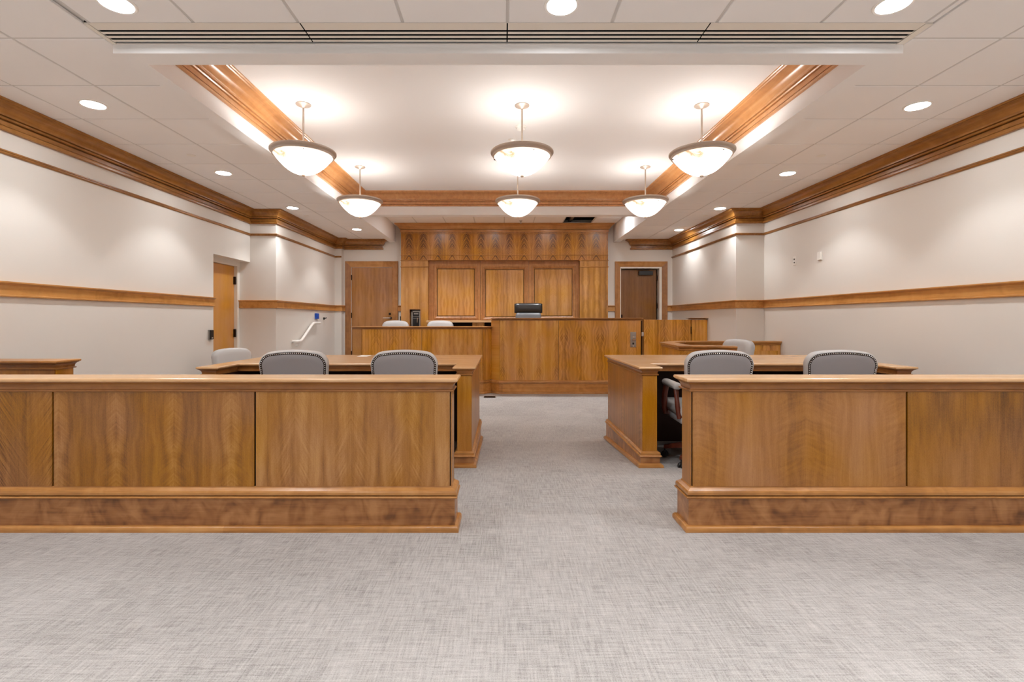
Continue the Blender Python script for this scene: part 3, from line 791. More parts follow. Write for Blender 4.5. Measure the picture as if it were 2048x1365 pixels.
# ------------------------------------------------------------------ counsel tables
TZ = H(-0.388)
def counsel_table(label, x0, x1, wx0, wx1):
    """outer x0..x1, inner faces of the two wings wx0, wx1"""
    y0, y1, yi = 4.075, 5.40, 4.405
    t = thing('counsel_table', label, 'table', ((x0 + x1) / 2, 4.8, 0.0), 'counsel tables behind the rails')
    bz = 0.222
    ff = lambda x, y: floor_z(y)
    for a, b, outer in ((x0, wx0, 'l'), (wx1, x1, 'r')):
        poly = [(a, y0), (b, y0), (b, y1), (a, y1)]
        zb = lambda x, y, h: h if h > 0.1 else floor_z(y) + h
        cx = 0.005
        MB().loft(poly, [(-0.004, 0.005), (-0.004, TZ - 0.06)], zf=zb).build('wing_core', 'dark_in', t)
        face_panel(t, (a, y0), (b, y0), bz, TZ - 0.074, 'post', t=0.004, gap=0, name='post_face')
        if outer == 'l':
            face_panel(t, (a, y1), (a, y0), bz, TZ - 0.074, 'veneer_calm', t=0.004, gap=0, name='side_panel')
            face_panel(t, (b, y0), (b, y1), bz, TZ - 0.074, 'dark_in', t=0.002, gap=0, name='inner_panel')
        else:
            face_panel(t, (b, y0), (b, y1), bz, TZ - 0.074, 'veneer_calm', t=0.004, gap=0, name='side_panel')
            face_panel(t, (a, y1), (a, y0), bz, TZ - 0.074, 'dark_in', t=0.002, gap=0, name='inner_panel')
        MB().loft(poly, [(0.044, 0.0), (0.044, 0.012), (0.040, 0.024), (0.022, 0.034)], zf=lambda x, y, h: floor_z(y) + h).build('shoe_moulding', 'trim_x', t, smooth=40)
        MB().loft(poly, [(0.020, 0.02), (0.020, 0.184)], zf=zb).build('baseboard', 'base_x', t)
        MB().loft(poly, [(0.021, 0.176), (0.028, 0.180), (0.032, 0.186), (0.028, 0.193), (0.022, 0.195), (0.022, 0.200), (0.024, 0.205), (0.022, 0.213), (0.012, 0.219), (0.004, 0.223), (-0.01, 0.223)]).build('base_cap', 'trim_x', t, smooth=40)
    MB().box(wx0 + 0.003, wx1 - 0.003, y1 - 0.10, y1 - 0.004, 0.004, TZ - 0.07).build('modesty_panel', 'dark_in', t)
    face_panel(t, (wx1 - 0.003, y1 - 0.002), (wx0 + 0.003, y1 - 0.002), bz, TZ - 0.074, 'veneer_calm', t=0.004, gap=0, name='outer_panel')
    U = [(x0, y0), (wx0, y0), (wx0, yi), (wx1, yi), (wx1, y0), (x1, y0), (x1, y1), (x0, y1)]
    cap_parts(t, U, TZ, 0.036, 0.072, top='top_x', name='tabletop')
    return t
counsel_table('U-shaped wooden counsel table left of the aisle with moulded top', -2.485, -0.262, -2.375, -0.378)
counsel_table('U-shaped wooden counsel table right of the aisle with moulded top', 1.155, 3.370, 1.273, 3.262)
tag(MB().box(-1.535, -1.43, 5.17, 5.35, TZ + 0.0005, TZ + 0.0025).build('paper', 'paper', org=(-1.48, 5.26, TZ)), 'white sheet of paper lying on the left counsel table', 'paper')

# ------------------------------------------------------------------ judge's bench and clerk desk
BZ = H(0.033)
t = thing('judge_bench', 'tall wooden judge bench with chamfered left corner and wide veneer panels', 'bench', (1.2, 8.9, 0.0))
poly = [(-0.055, 8.73), (2.44, 8.73), (2.44, 9.02), (-0.205, 9.02), (-0.205, 8.88)]
MB().loft(poly, [(-0.001, 0.0), (-0.001, BZ - 0.03)]).build('core', 'core', t)
for a, b in ((-0.055, 0.983), (0.983, 2.035), (2.035, 2.44)): face_panel(t, (a, 8.73), (b, 8.73), 0.238, BZ - 0.040, 'veneer_desk', gap=0.0032 if a < 2 else 0.0005)
face_panel(t, (-0.205, 8.88), (-0.055, 8.73), 0.238, BZ - 0.040, 'veneer_desk', gap=0.0, name='corner_panel')
face_panel(t, (2.44, 8.73), (2.44, 9.02), 0.238, BZ - 0.040, 'veneer_desk', gap=0.0, t=0.006, name='end_panel')
bp = [(-0.055, 8.73), (2.44, 8.73), (2.44, 9.02), (-0.186, 9.02), (-0.186, 8.861)]
base_parts(t, bp, 0.0, board=0.175, top=0.240, bmat='base_gold')
cap_parts(t, offset_poly(bp, 0.009), BZ, 0.032, 0.046, top='trim_x', name='cap')
MB().box(-0.16, 2.40, 9.02, 9.34, BZ - 0.22, BZ - 0.18).build('work_surface', 'top_x', t)

DZ = H(-0.121)
MB().box(2.449, 2.488, 8.80, 8.83, 0.0, H(-0.02)).build('gate_gap_shade', 'core', t)  # dark strip added so the gate gap reads as shaded

t = thing('clerk_desk', 'lower wooden clerk desk with chamfered ends left of the judge bench', 'desk', (-1.4, 8.9, 0.0))
poly = [(-2.50, 8.73), (-0.36, 8.73), (-0.215, 8.875), (-0.215, 9.0), (-2.70, 9.0), (-2.70, 8.90)]
MB().loft(poly, [(-0.001, 0.0), (-0.001, DZ - 0.03)]).build('core', 'core', t)
for a, b in ((-2.50, -1.436), (-1.436, -0.36)): face_panel(t, (a, 8.73), (b, 8.73), 0.238, DZ - 0.040, 'veneer_desk', gap=0.0032)
face_panel(t, (-0.36, 8.73), (-0.215, 8.875), 0.238, DZ - 0.040, 'veneer_desk', gap=0.0, name='corner_panel')
face_panel(t, (-2.70, 8.90), (-2.50, 8.73), 0.238, DZ - 0.040, 'post', gap=0.0, name='corner_panel')
bp = [(-2.50, 8.73), (-0.36, 8.73), (-0.236, 8.854), (-0.236, 9.0), (-2.70, 9.0), (-2.70, 8.90)]
base_parts(t, bp, 0.0, board=0.175, top=0.240, bmat='base_gold')
cap_parts(t, offset_poly(bp, 0.009), DZ, 0.032, 0.046, top='trim_x', name='cap')
MB().box(-2.62, -0.24, 9.0, 9.30, DZ - 0.20, DZ - 0.16).build('work_surface', 'top_x', t)

# key switch plate on the bench
t = thing('key_switch_plate', 'steel control plate with two keys on the judge bench', 'switch', (2.304, 8.718, 0.82))
MB().box(2.253, 2.355, 8.712, 8.7195, 0.822, 1.092).build('plate', 'steel', t, bevel=0.002)
for z in (1.005, 0.958):
    mb = MB().lathe([(0.001, 0.014), (0.015, 0.014), (0.017, 0.0)], 0, 0, 16); mb.v = [(2.302 + x, 8.712 - zz, z + y) for x, y, zz in mb.v]
    k = mb.build('key_cylinder', 'chrome', t, smooth=40)
    MB().box(2.305, 2.350, 8.690, 8.698, z - 0.008, z + 0.008).build('key', 'chrome', k)
MB().box(2.288, 2.320, 8.706, 8.712, 0.874, 0.906).build('button', 'black', t, bevel=0.003)
mb = MB().lathe([(0.001, 0.004), (0.008, 0.004), (0.009, 0.0)], 0, 0, 12); mb.v = [(2.304 + x, 8.712 - zz, 0.845 + y) for x, y, zz in mb.v]
mb.build('indicator', 'white', t)

# gate + post
t = thing('swing_gate', 'flat wooden swing gate between judge bench and right wall', 'gate', (2.9, 8.72, 0.0))
MB().box(2.492, 3.318, 8.70, 8.745, 0.03, H(0.002)).build('gate_panel', 'veneer_desk', t, bevel=0.002)
MB().box(2.445, 2.482, 8.688, 8.7, 1.02, 1.09).build('latch', 'chrome', t, bevel=0.003)
MB().tube([(3.322, 8.692, 1.06), (3.322, 8.692, 1.19)], 0.010).build('hinge', 'bronze', t, smooth=40)
t = thing('gate_post', 'wooden gate post with small cap at the right wall', 'post', (3.46, 8.73, 0.0))
MB().box(3.327, 3.600, 8.68, 8.82, 0.0, H(0.002)).build('post_body', 'veneer_desk', t)
cap_parts(t, [(3.327, 8.68), (3.560, 8.68), (3.560, 8.82), (3.327, 8.82)], H(0.033), 0.042, 0.028, top='trim_x', name='cap')

# ------------------------------------------------------------------ witness stand
WZ = H(-0.312)
t = thing('witness_stand', 'angled wooden witness stand with moulded rail at the right wall', 'stand', (2.9, 6.5, 0.0))
path = [(4.035, 7.22), (2.60, 7.22), (2.27, 6.83), (2.20, 5.99), (2.76, 5.83)]
def ring(par, name, mat, half, z0, z1, pth=path, prof=None):
    pr = prof or [(-half, z0), (half, z0), (half, z1), (-half, z1)]
    return MB().sweep(pth, pr, 1).build(name, mat, par, smooth=40 if prof else None)
for a, b in zip(path[:-1], path[1:]):
    aa, bb = Vector(a), Vector(b); d = (bb - aa).normalized(); n = Vector((-d.y, d.x))
for i in range(len(path) - 1):
    o1 = offset_poly(path, -0.06, False); o2 = offset_poly(path, 0.06, False)
    q = [o1[i], o1[i + 1], o2[i + 1], o2[i]]
    poly = [(v.x, v.y) for v in q]
    area = sum(poly[k][0] * poly[(k + 1) % 4][1] - poly[(k + 1) % 4][0] * poly[k][1] for k in range(4))
    if area < 0: poly.reverse()
    MB().loft(poly, [(-0.0005, 0.0), (-0.0005, WZ - 0.05)]).build('panel', 'veneer_desk', t)
MB().sweep(path, [(-0.066, WZ - 0.058), (0.066, WZ - 0.058), (0.072, WZ - 0.050), (0.066, WZ - 0.042), (0.074, WZ - 0.030), (0.086, WZ - 0.022), (0.096, WZ - 0.016), (0.096, WZ), (-0.096, WZ), (-0.096, WZ - 0.016), (-0.086, WZ - 0.022), (-0.074, WZ - 0.030), (-0.066, WZ - 0.042), (-0.072, WZ - 0.05)], 1).build('cap', 'trim_x', t, smooth=24)
MB().sweep(path, [(-0.075, 0.0), (0.075, 0.0), (0.075, 0.16), (-0.075, 0.16)], 1).build('baseboard', 'base_x', t)
mb = MB(); mb.box(2.36, 4.03, 6.0, 7.13, 0.0, 0.10)
mb.build('stand_floor', 'carpet', t)
# rear rail door leaf on the right of the chair
MB().box(3.20, 3.985, 7.137, 7.158, 0.16, 0.86).build('rail_panel', 'veneer_desk', t)

# ------------------------------------------------------------------ chairs
def back_outline(wb, wt, h, rc, crown, n=8):
    """closed outline in (x, z): straight sides, rounded corners and a gently crowned top"""
    pts = [(-wb, 0.0), (wb, 0.0)]
    hz = h - rc
    pts += [(wb + (wt - wb) * k / 3, hz * k / 3) for k in (1, 2)]
    top = [(wt - rc + rc * cos(pi / 2 * i / n), hz + rc * sin(pi / 2 * i / n)) for i in range(n + 1)]
    top += [((wt - rc) * (1 - 2 * k / 10), h) for k in range(1, 10)]
    top += [(-wt + rc + rc * cos(pi / 2 + pi / 2 * i / n), hz + rc * sin(pi / 2 + pi / 2 * i / n)) for i in range(n + 1)]
    pts += [(x, z + crown * (1 - (x / wt) ** 2)) for x, z in top]
    pts += [(-wb - (wt - wb) * k / 3, hz * k / 3) for k in (2, 1)]
    return pts

def cushion(outline, prof, tf):
    """prof [(inset, depth)]; tf maps (x, z, depth) to a point"""
    b = MB(); n = len(outline); vs = []; fs = []
    for ins, dpt in prof:
        for p in offset_poly(outline, -ins): vs.append(tf(p.x, p.y, dpt))
    for k in range(len(prof) - 1):
        for i in range(n):
            j = (i + 1) % n
            fs.append((k * n + i, k * n + j, (k + 1) * n + j, (k + 1) * n + i))
    fs.append(tuple(reversed(range(n)))); fs.append(tuple((len(prof) - 1) * n + i for i in range(n)))
    return b.add(vs, fs)

def caster_base(par, zc, arm=0.33, wood='cherry'):
    MB().lathe([(0.03, 0.10), (0.045, 0.12), (0.045, 0.17), (0.028, 0.19), (0.022, 0.34), (0.05, zc - 0.02), (0.09, zc)], 0, 0, 16).build('gas_column', 'black', par, smooth=40)
    for k in range(5):
        a = 2 * pi * k / 5 + 0.07
        ca, sa = cos(a), sin(a)
        path = [(0.03 * ca, 0.03 * sa, 0.145), (0.16 * ca, 0.16 * sa, 0.135), (arm * ca, arm * sa, 0.095)]
        lg = MB()
        for wd, z0, z1 in ((1, 0, 0),):
            n = Vector((-sa, ca, 0)); vs = []; fs = []
            for i, (q, hw, hh) in enumerate(zip(path, (0.032, 0.027, 0.022), (0.028, 0.024, 0.018))):
                q = Vector(q)
                vs += [q - n * hw - Vector((0, 0, hh)), q + n * hw - Vector((0, 0, hh)), q + n * hw * 0.8 + Vector((0, 0, hh)), q - n * hw * 0.8 + Vector((0, 0, hh))]
            for i in range(2):
                for m_ in range(4):
                    l = (m_ + 1) % 4
                    fs.append((i * 4 + m_, i * 4 + l, i * 4 + 4 + l, i * 4 + 4 + m_))
            fs += [(3, 2, 1, 0), (8, 9, 10, 11)]
            lg.add(vs, fs)
        lo = lg.build('base_leg', wood, par, bevel=0.006)
        c = MB()
        px, py = (arm - 0.005) * ca, (arm - 0.005) * sa
        for s in (-1, 1):
            b = MB().lathe([(0.001, -0.010), (0.024, -0.010), (0.029, -0.004), (0.029, 0.004), (0.024, 0.010), (0.001, 0.010)], 0, 0, 14)
            nx, ny = -sa, ca
            c.add([(px + nx * (z + s * 0.014) + ca * x, py + ny * (z + s * 0.014) + sa * x, 0.030 + y) for x, y, z in b.v], b.f)
        c.tube([(px, py, 0.03), (px, py, 0.085)], 0.009)
        c.build('caster', 'black', lo, smooth=40)

def make_counsel_chair():
    t = thing('counsel_chair', '', 'chair', (0, 0, 0), 'grey leather swivel chairs')
    MB().rbox(-0.268, 0.268, -0.24, 0.30, 0.425, 0.525, 0.045, 4).build('seat', 'leather', t, smooth=60)
    MB().rbox(-0.262, 0.262, -0.245, 0.297, 0.375, 0.432, 0.02, 2).build('seat_frame', 'leather_back', t, smooth=60)
    tilt = R(10); y0 = -0.235; z0 = 0.47
    def tf(x, z, d): return (x, y0 - z * sin(tilt) + d * cos(tilt), z0 + z * cos(tilt) + d * sin(tilt))
    out = back_outline(0.230, 0.264, 0.505, 0.085, 0.032)
    prof = [(0.018, -0.062), (0.004, -0.061), (0.001, -0.056), (0.0, -0.048), (0.0, -0.010), (0.006, 0.012), (0.018, 0.028), (0.036, 0.040), (0.060, 0.047), (0.085, 0.050)]
    MB().add(*(lambda b: (b.v, b.f))(cushion(out, prof, tf))).build('backrest', 'leather', t, smooth=60)
    bp = [(0.024, -0.055), (0.025, -0.066), (0.038, -0.070), (0.07, -0.073)]
    cushion(out, list(reversed(bp)), tf).build('back_panel', 'leather_back', t, smooth=60)
    # dark gimp band and nail heads round the back panel
    r1 = offset_poly(out, -0.009); r2 = offset_poly(out, -0.026); n = len(out)
    vs = [tf(p.x, p.y, -0.0625) for p in r1] + [tf(p.x, p.y, -0.0665) for p in r2]
    fs = [(i, n + i, n + (i + 1) % n, (i + 1) % n) for i in range(1, n)]
    MB().add(vs, fs).build('piping', 'bronze', t)
    mid = offset_poly(out, -0.0175)
    loop = mid[1:] + [mid[0]]
    nb = MB(); acc = 0.0; step = 0.0155
    for a, b in zip(loop[:-1], loop[1:]):
        L = (b - a).length; s = (step - acc) if acc else 0.0
        s = step - acc
        while s <= L:
            p = a + (b - a) * (s / L)
            c = Vector(tf(p.x, p.y, -0.066))
            vs = []; fs = []
            for rr, hh in ((0.0052, 0.0), (0.0040, 0.0030)):
                for k in range(6):
                    q = tf(p.x + rr * cos(k * pi / 3), p.y + rr * sin(k * pi / 3), -0.066 - hh); vs.append(q)
            vs.append(tf(p.x, p.y, -0.0705))
            for k in range(6):
                l = (k + 1) % 6
                fs.append((k, 6 + k, 6 + l, l)); fs.append((6 + k, 12, 6 + l))
            nb.add(vs, fs); s += step
        acc = (acc + L) % step
    nh = nb.build('nailhead_trim', 'chrome', t, smooth=80); nh['kind'] = 'stuff'
    for s in (-1, 1):
        MB().rbox(s * 0.276 - 0.036, s * 0.276 + 0.036, -0.20, 0.16, 0.655, 0.712, 0.028, 4).build('arm_pad', 'leather', t, smooth=60)
        MB().tube([(s * 0.262, 0.17, 0.40), (s * 0.283, 0.165, 0.46), (s * 0.290, 0.13, 0.56), (s * 0.277, 0.12, 0.66)], [0.030, 0.027, 0.024, 0.026], 10).build('arm_support', 'cherry', t, smooth=50)
        MB().tube([(s * 0.262, -0.20, 0.42), (s * 0.280, -0.20, 0.52), (s * 0.277, -0.15, 0.66)], [0.022, 0.020, 0.020], 10).build('arm_support', 'cherry', t, smooth=50)
    MB().box(-0.12, 0.12, -0.13, 0.13, 0.345, 0.376).build('seat_plate', 'black', t, bevel=0.006)
    caster_base(t, 0.35)
    return t

chair0 = make_counsel_chair()
used = [False]
def place_chair(x, y, rz, label, z=0.0, group='grey leather swivel chairs'):
    o = chair0 if not used[0] else copy_tree(chair0)
    used[0] = True
    o.location = (x, y, z); o.rotation_euler = (0, 0, R(rz)); o['label'] = label; o['group'] = group
    return o
place_chair(-1.685, 4.26, 4, 'grey leather chair with nailhead trim, left one at the left counsel table', floor_z(4.35) + 0.004)
place_chair(-0.79, 4.26, 1, 'grey leather chair with nailhead trim nearest the aisle at the left counsel table', floor_z(4.35) + 0.004)
place_chair(1.725, 4.25, -2, 'grey leather chair showing its armrest, by the aisle end of the right counsel table', floor_z(4.35) + 0.004)
place_chair(2.715, 4.25, -6, 'grey leather chair with nailhead trim, right one at the right counsel table', floor_z(4.35) + 0.004)
place_chair(-3.25, 6.20, 236, 'pale grey leather chair standing before the plain door in the left wall', 0.0).scale = (0.93, 0.93, 0.95)
place_chair(-2.14, 9.48, 180, 'pale chair back rising above the left half of the clerk desk', 0.30)
place_chair(-1.265, 9.50, 178, 'pale chair back rising above the right half of the clerk desk', 0.30)
place_chair(2.93, 6.62, 112, 'pale grey chair inside the witness stand', 0.10).scale = (0.93, 0.93, 0.95)

# judge's chair
t = thing('judge_chair', 'black leather high-back chair behind the judge bench', 'chair', (0.0, 0.0, 0.0))
MB().rbox(-0.27, 0.27, -0.25, 0.28, 0.43, 0.54, 0.05, 4).build('seat', 'leather_black', t, smooth=60)
MB().rbox(-0.255, 0.255, -0.34, -0.22, 0.52, 1.00, 0.055, 5).build('backrest', 'leather_dark', t, smooth=60)
b = MB(); seg = 14
outl = []
for i in range(20):
    a = 2 * pi * i / 20
    outl.append((0.058 * cos(a) * (1.0 if cos(a) > 0 else 0.8), 0.105 * sin(a)))
vs = []; fs = []
N = 12
for k in range(N + 1):
    u = -1 + 2 * k / N
    s = (1 - abs(u) ** 7) ** 0.5 if abs(u) < 1 else 0.02
    s = max(s, 0.25)
    vs += [(0.278 * u, -0.285 + q[0] * s, 1.085 + q[1] * (0.80 + 0.20 * s)) for q in outl]
for k in range(N):
    for i in range(20):
        j = (i + 1) % 20
        fs.append((k * 20 + i, k * 20 + j, k * 20 + 20 + j, k * 20 + 20 + i))
fs.append(tuple(reversed(range(20)))); fs.append(tuple(N * 20 + i for i in range(20)))
b.add(vs, fs).build('headrest', 'leather_black', t, smooth=70)
for s in (-1, 1):
    MB().rbox(s * 0.32 - 0.04, s * 0.32 + 0.04, -0.22, 0.16, 0.655, 0.71, 0.027, 4).build('arm_pad', 'leather_black', t, smooth=60)
    MB().tube([(s * 0.262, 0.0, 0.42), (s * 0.315, 0.0, 0.47), (s * 0.322, 0.0, 0.66)], 0.02).build('arm_support', 'black', t, smooth=50)
caster_base(t, 0.43, wood='black')
t.location = (0.505, 9.52, 0.452); t.rotation_euler = (0, 0, R(180))

# ------------------------------------------------------------------ pendants
def pendant(x, y, label):
    t = thing('pendant_lamp', label, 'lamp', (x, y, TRAY), 'bowl pendants in the ceiling tray')
    MB().lathe([(0.0675, 0.0), (0.0675, -0.006), (0.060, -0.012), (0.030, -0.018), (0.018, -0.030), (0.0095, -0.034)], x, y, 32, TRAY).build('canopy', 'nickel', t, smooth=40)
    rz = H(1.532)
    MB().lathe([(0.0085, -0.03), (0.0085, rz - TRAY - 0.02)], x, y, 12, TRAY).build('rod', 'nickel', t, smooth=60)
    MB().lathe([(0.258, -0.026), (0.270, -0.026), (0.272, -0.010), (0.284, -0.004), (0.290, 0.004), (0.290, 0.016), (0.284, 0.022), (0.262, 0.022), (0.258, 0.016), (0.258, -0.026)], x, y, 64, rz).build('rim', 'nickel', t, smooth=35)
    prof = []
    for k in range(13):
        a = k / 12.0
        r = 0.257 * math.sin(a * pi / 2) ** 0.92 if a > 0 else 0.004
        prof.append((r, -0.026 - 0.170 * (1 - (r / 0.257) ** 2.15)))
    MB().lathe(prof, x, y, 64, rz).build('glass_bowl', 'bowl', t, smooth=60)
    MB().lathe([(0.001, -0.214), (0.014, -0.212), (0.017, -0.204), (0.014, -0.196), (0.001, -0.194)], x, y, 16, rz).build('finial', 'nickel', t, smooth=40)
    for k in range(3):
        a = 2 * pi * k / 3 + 0.9
        MB().tube([(x + 0.01 * cos(a), y + 0.01 * sin(a), rz - 0.005), (x + 0.258 * cos(a), y + 0.258 * sin(a), rz - 0.012)], 0.004, 6).build('spoke', 'nickel', t)
        s = MB().tube([(x + 0.250 * cos(a), y + 0.250 * sin(a), rz - 0.040), (x + 0.264 * cos(a), y + 0.264 * sin(a), rz - 0.040)], 0.004, 6).build('screw', 'bronze', t)
    ld = bpy.data.lights.new('pendant_bulb', 'POINT'); ld.energy = PEND_W; ld.color = WARM_COL; ld.shadow_soft_size = 0.05
    lo = bpy.data.objects.new('pendant_bulb', ld); C.objects.link(lo); lo.parent = t; lo.location = (0, 0, rz - TRAY - 0.055)
    return t
pendant(-1.836, 4.53, 'large glass bowl pendant at the left of the front row')
pendant(0.176, 4.553, 'glass bowl pendant in the middle of the front row')
pendant(1.836, 4.55, 'large glass bowl pendant at the right of the front row')
pendant(-1.853, 6.383, 'glass bowl pendant at the left of the rear row')
pendant(0.190, 6.383, 'glass bowl pendant in the middle of the rear row')
pendant(1.845, 6.383, 'glass bowl pendant at the right of the rear row')

# ------------------------------------------------------------------ recessed downlights
def downlight(x, y, z, label, power, half=52):
    t = thing('downlight', label, 'light', (x, y, z), 'recessed ceiling downlights')
    MB().lathe([(0.078, -0.001), (0.080, -0.006), (0.092, -0.007), (0.096, -0.003), (0.096, 0.0)], x, y, 40, z).build('trim_ring', 'reflector', t, smooth=40)
    MB().disc(x, y, z - 0.002, 0.079, 40).build('lens', 'lens', t)
    ld = bpy.data.lights.new('downlight_lamp', 'SPOT'); ld.energy = power; ld.color = LIGHT_COL
    ld.spot_size = R(2 * half); ld.spot_blend = 0.42; ld.shadow_soft_size = 0.045
    lo = bpy.data.objects.new('downlight_lamp', ld); C.objects.link(lo); lo.parent = t; lo.location = (0, 0, -0.012)
    return t
DL = [(-3.24, 3.894, 'downlight nearest the left crown moulding, first of the left row'), (-3.24, 5.709, 'second downlight back along the left row'),
      (-3.20, 7.49, 'third downlight back along the left row by the pilaster'), (-2.75, 9.27, 'farthest downlight of the left row'),
      (3.30, 3.92, 'downlight nearest the right crown moulding, first of the right row'), (3.31, 5.73, 'second downlight back along the right row'),
      (3.316, 7.526, 'third downlight back along the right row by the pilaster'), (3.33, 9.32, 'farthest downlight of the right row'),
      (-2.08, 2.65, 'bright downlight before the left end of the slot diffuser'), (0.317, 2.664, 'bright downlight before the middle of the slot diffuser'),
      (2.106, 2.656, 'bright downlight before the right end of the slot diffuser')]
for x, y, lb in DL: downlight(x, y, CEIL, lb, SPOT_W * (0.55 if x > 3 and y > 7 else 1.0))
for x, px in ((-2.08, 'left'), (0.3, 'middle'), (2.106, 'right')):
    for y, py in ((0.85, 'first'), (-0.95, 'unseen second fill'), (-2.75, 'unseen third fill')): downlight(x, y, CEIL, px + ' downlight of the ' + py + ' row behind the viewer', SPOT_W * 0.8 if y > 0 else GALLERY_FILL_W)
for x, px in ((-3.24, 'left'), (3.3, 'right')): downlight(x, 2.08, CEIL, 'unseen downlight added for illumination beside the ' + px + ' wall above the viewer', SPOT_W)  # out-of-view pair added for illumination
for x, px in ((-1.40, 'leftmost'), (-0.2, 'second from left'), (1.0, 'third from left'), (2.14, 'rightmost')): downlight(x, 9.16, BCEIL, px + ' downlight over the bench, behind the rear soffit', BENCH_W * (0.32 if x > 2 else 1.0))

# ------------------------------------------------------------------ slot diffuser
t = thing('slot_diffuser', 'long linear slot air diffuser in front of the ceiling soffit', 'diffuser', (0.03, (DY0 + DY1) / 2, CEIL))
dx = [-2.385, -1.165, 0.025, 1.190, 2.430]
MB().box(SXL, SXR, DY0, DY1 + 0.002, CEIL + 0.012, CEIL + 0.03).build('plenum_back', 'slot', t)
rows = [(2.8240, 2.8910), (2.9120, 2.9320), (2.9530, 2.9730), (2.9940, 3.0140), (3.0350, 3.0430)]
for a, b in zip(dx[:-1], dx[1:]):
    for y0, y1 in rows:
        MB().box(a + 0.004, b - 0.004, y0, y1, CEIL - 0.002, CEIL + 0.0005).build('slat', 'frame_white', t)
for x0, x1 in ((SXL, dx[0] - 0.001), (dx[-1] + 0.001, SXR)): MB().box(x0, x1, DY0, DY1, CEIL - 0.002, CEIL + 0.009).build('end_cap', 'frame_white', t)

# ------------------------------------------------------------------ small fittings
def disc_thing(name, x, y, z, r, h, label, cat, mat='white', group=None):
    o = MB().lathe([(0.001, -h), (r * 0.8, -h), (r, -h * 0.5), (r, 0.0)], x, y, 28, z).build(name, mat, org=(x, y, z), smooth=40)
    return tag(o, label, cat, group)
disc_thing('sprinkler_cover', -3.23, 5.10, CEIL, 0.042, 0.005, 'round concealed sprinkler cover between first two left downlights', 'sprinkler', group='sprinkler covers')
disc_thing('sprinkler_cover', 3.304, 5.117, CEIL, 0.042, 0.005, 'round concealed sprinkler cover between first two right downlights', 'sprinkler', group='sprinkler covers')
disc_thing('sprinkler_cover', -3.22, 8.07, CEIL, 0.042, 0.005, 'small round sprinkler cover beyond the third left downlight', 'sprinkler', group='sprinkler covers')
disc_thing('sprinkler_cover', 3.32, 8.07, CEIL, 0.042, 0.005, 'small round sprinkler cover beyond the third right downlight', 'sprinkler', group='sprinkler covers')
t = thing('smoke_detector', 'white smoke detector on the tray ceiling between the middle pendants', 'detector', (0.18, 5.047, TRAY))
MB().lathe([(0.055, 0.0), (0.055, -0.010), (0.046, -0.018), (0.046, -0.001)], 0.18, 5.047, 28, TRAY).build('base', 'white', t, smooth=40)
MB().lathe([(0.044, -0.016), (0.042, -0.034), (0.030, -0.042), (0.001, -0.043)], 0.18, 5.047, 28, TRAY).build('dome', 'white', t, smooth=40)
disc_thing('sprinkler_cover', 0.10, 5.42, TRAY, 0.042, 0.008, 'round sprinkler cover on the tray ceiling behind the smoke detector', 'sprinkler', group='sprinkler covers')
t = thing('fire_sprinkler', 'small grey pendant sprinkler head above the wood panelling crown', 'sprinkler', (0.36, 9.95, BCEIL))
MB().lathe([(0.035, 0.0), (0.032, -0.006), (0.012, -0.008), (0.010, -0.03), (0.004, -0.032)], 0.36, 9.95, 16, BCEIL).build('escutcheon', 'steel', t, smooth=40)
MB().lathe([(0.001, -0.052), (0.020, -0.052), (0.020, -0.048), (0.004, -0.046), (0.004, -0.03)], 0.36, 9.95, 16, BCEIL).build('deflector', 'steel', t, smooth=40)

# handrail on the left rear wall
t = thing('handrail', 'white wall handrail sloping up towards the rear left door', 'handrail', (PL, 8.8, 1.0))
hx = PL + 0.065
MB().tube([(PL + 0.005, 8.26, 0.945), (hx - 0.02, 8.26, 0.945), (hx, 8.28, 0.945), (hx, 8.44, 0.945), (hx, 8.50, 0.965), (hx, 8.96, 1.225), (hx, 9.04, 1.25), (hx, 9.34, 1.25)], 0.024, 12).build('rail_tube', 'white_rail', t, smooth=60)
for y, z in ((8.40, 0.945), (9.06, 1.25)):
    MB().tube([(PL + 0.004, y, z - 0.075), (PL + 0.045, y, z - 0.070), (hx, y, z - 0.02)], 0.009).build('bracket', 'white_rail', t, smooth=50)
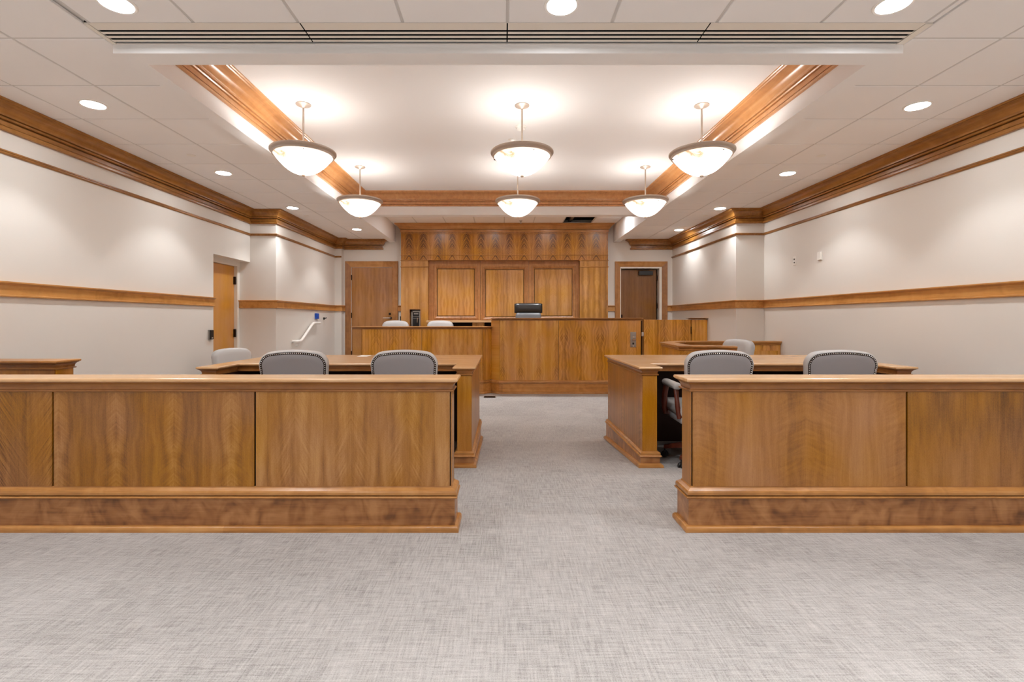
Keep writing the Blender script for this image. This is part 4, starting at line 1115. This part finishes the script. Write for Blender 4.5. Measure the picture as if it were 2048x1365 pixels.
# card reader, call box, wall stop, outlets
t = thing('card_reader', 'black and silver card reader on the left wall beside the pale door', 'reader', (XL, 6.62, 1.05))
MB().box(XL, XL + 0.020, 6.575, 6.660, 1.040, 1.175).build('housing', 'steel', t, bevel=0.004)
MB().box(XL + 0.020, XL + 0.034, 6.580, 6.655, 1.048, 1.170).build('reader_face', 'black', t, bevel=0.004)
MB().box(XL + 0.034, XL + 0.036, 6.605, 6.632, 1.062, 1.070).build('indicator', 'white', t)
t = thing('call_box', 'blue call box on the left wall above the white handrail', 'box', (PL, 9.31, 1.33))
MB().box(PL, PL + 0.035, 9.24, 9.38, 1.325, 1.430).build('housing', 'blue', t, bevel=0.006)
MB().box(PL + 0.035, PL + 0.040, 9.275, 9.345, 1.345, 1.410).build('push_plate', 'blue', t, bevel=0.003)
t = thing('wall_stop', 'small black wall stop right of the blue call box', 'stop', (PL, 9.70, 1.33))
MB().tube([(PL, 9.70, 1.335), (PL + 0.02, 9.70, 1.335)], 0.024, 14).build('rose', 'black', t, smooth=40)
MB().tube([(PL + 0.02, 9.70, 1.335), (PL + 0.06, 9.70, 1.350)], 0.010, 10).build('pin', 'black', t, smooth=40)
t = thing('wall_outlet', 'white duplex outlet plate high on the right wall', 'outlet', (XR, 6.82, 2.1))
MB().box(XR - 0.006, XR, 6.785, 6.857, H(0.757), H(0.875)).build('plate', 'white', t, bevel=0.002)
for z in (0.838, 0.792): MB().box(XR - 0.008, XR - 0.006, 6.811, 6.831, H(z) - 0.008, H(z) + 0.008).build('socket', 'black', t)
t = thing('wall_plate', 'blank white raised wall plate right of the duplex outlet', 'plate', (XR, 6.27, 2.1))
MB().box(XR - 0.006, XR, 6.225, 6.315, H(0.757), H(0.870)).build('plate', 'white', t, bevel=0.002)
MB().box(XR - 0.022, XR - 0.006, 6.235, 6.305, H(0.762), H(0.862)).build('cover', 'white', t, bevel=0.003)
# floor register
t = thing('floor_register', 'small brown floor register on the carpet before the bench corner', 'vent', (-0.22, 8.34, 0.0))
MB().box(-0.325, -0.125, 8.26, 8.42, 0.0, 0.006).build('frame', 'bronze', t)
for k in range(5): MB().box(-0.315, -0.135, 8.272 + k * 0.029, 8.288 + k * 0.029, 0.006, 0.009).build('louvre', 'bronze', t)
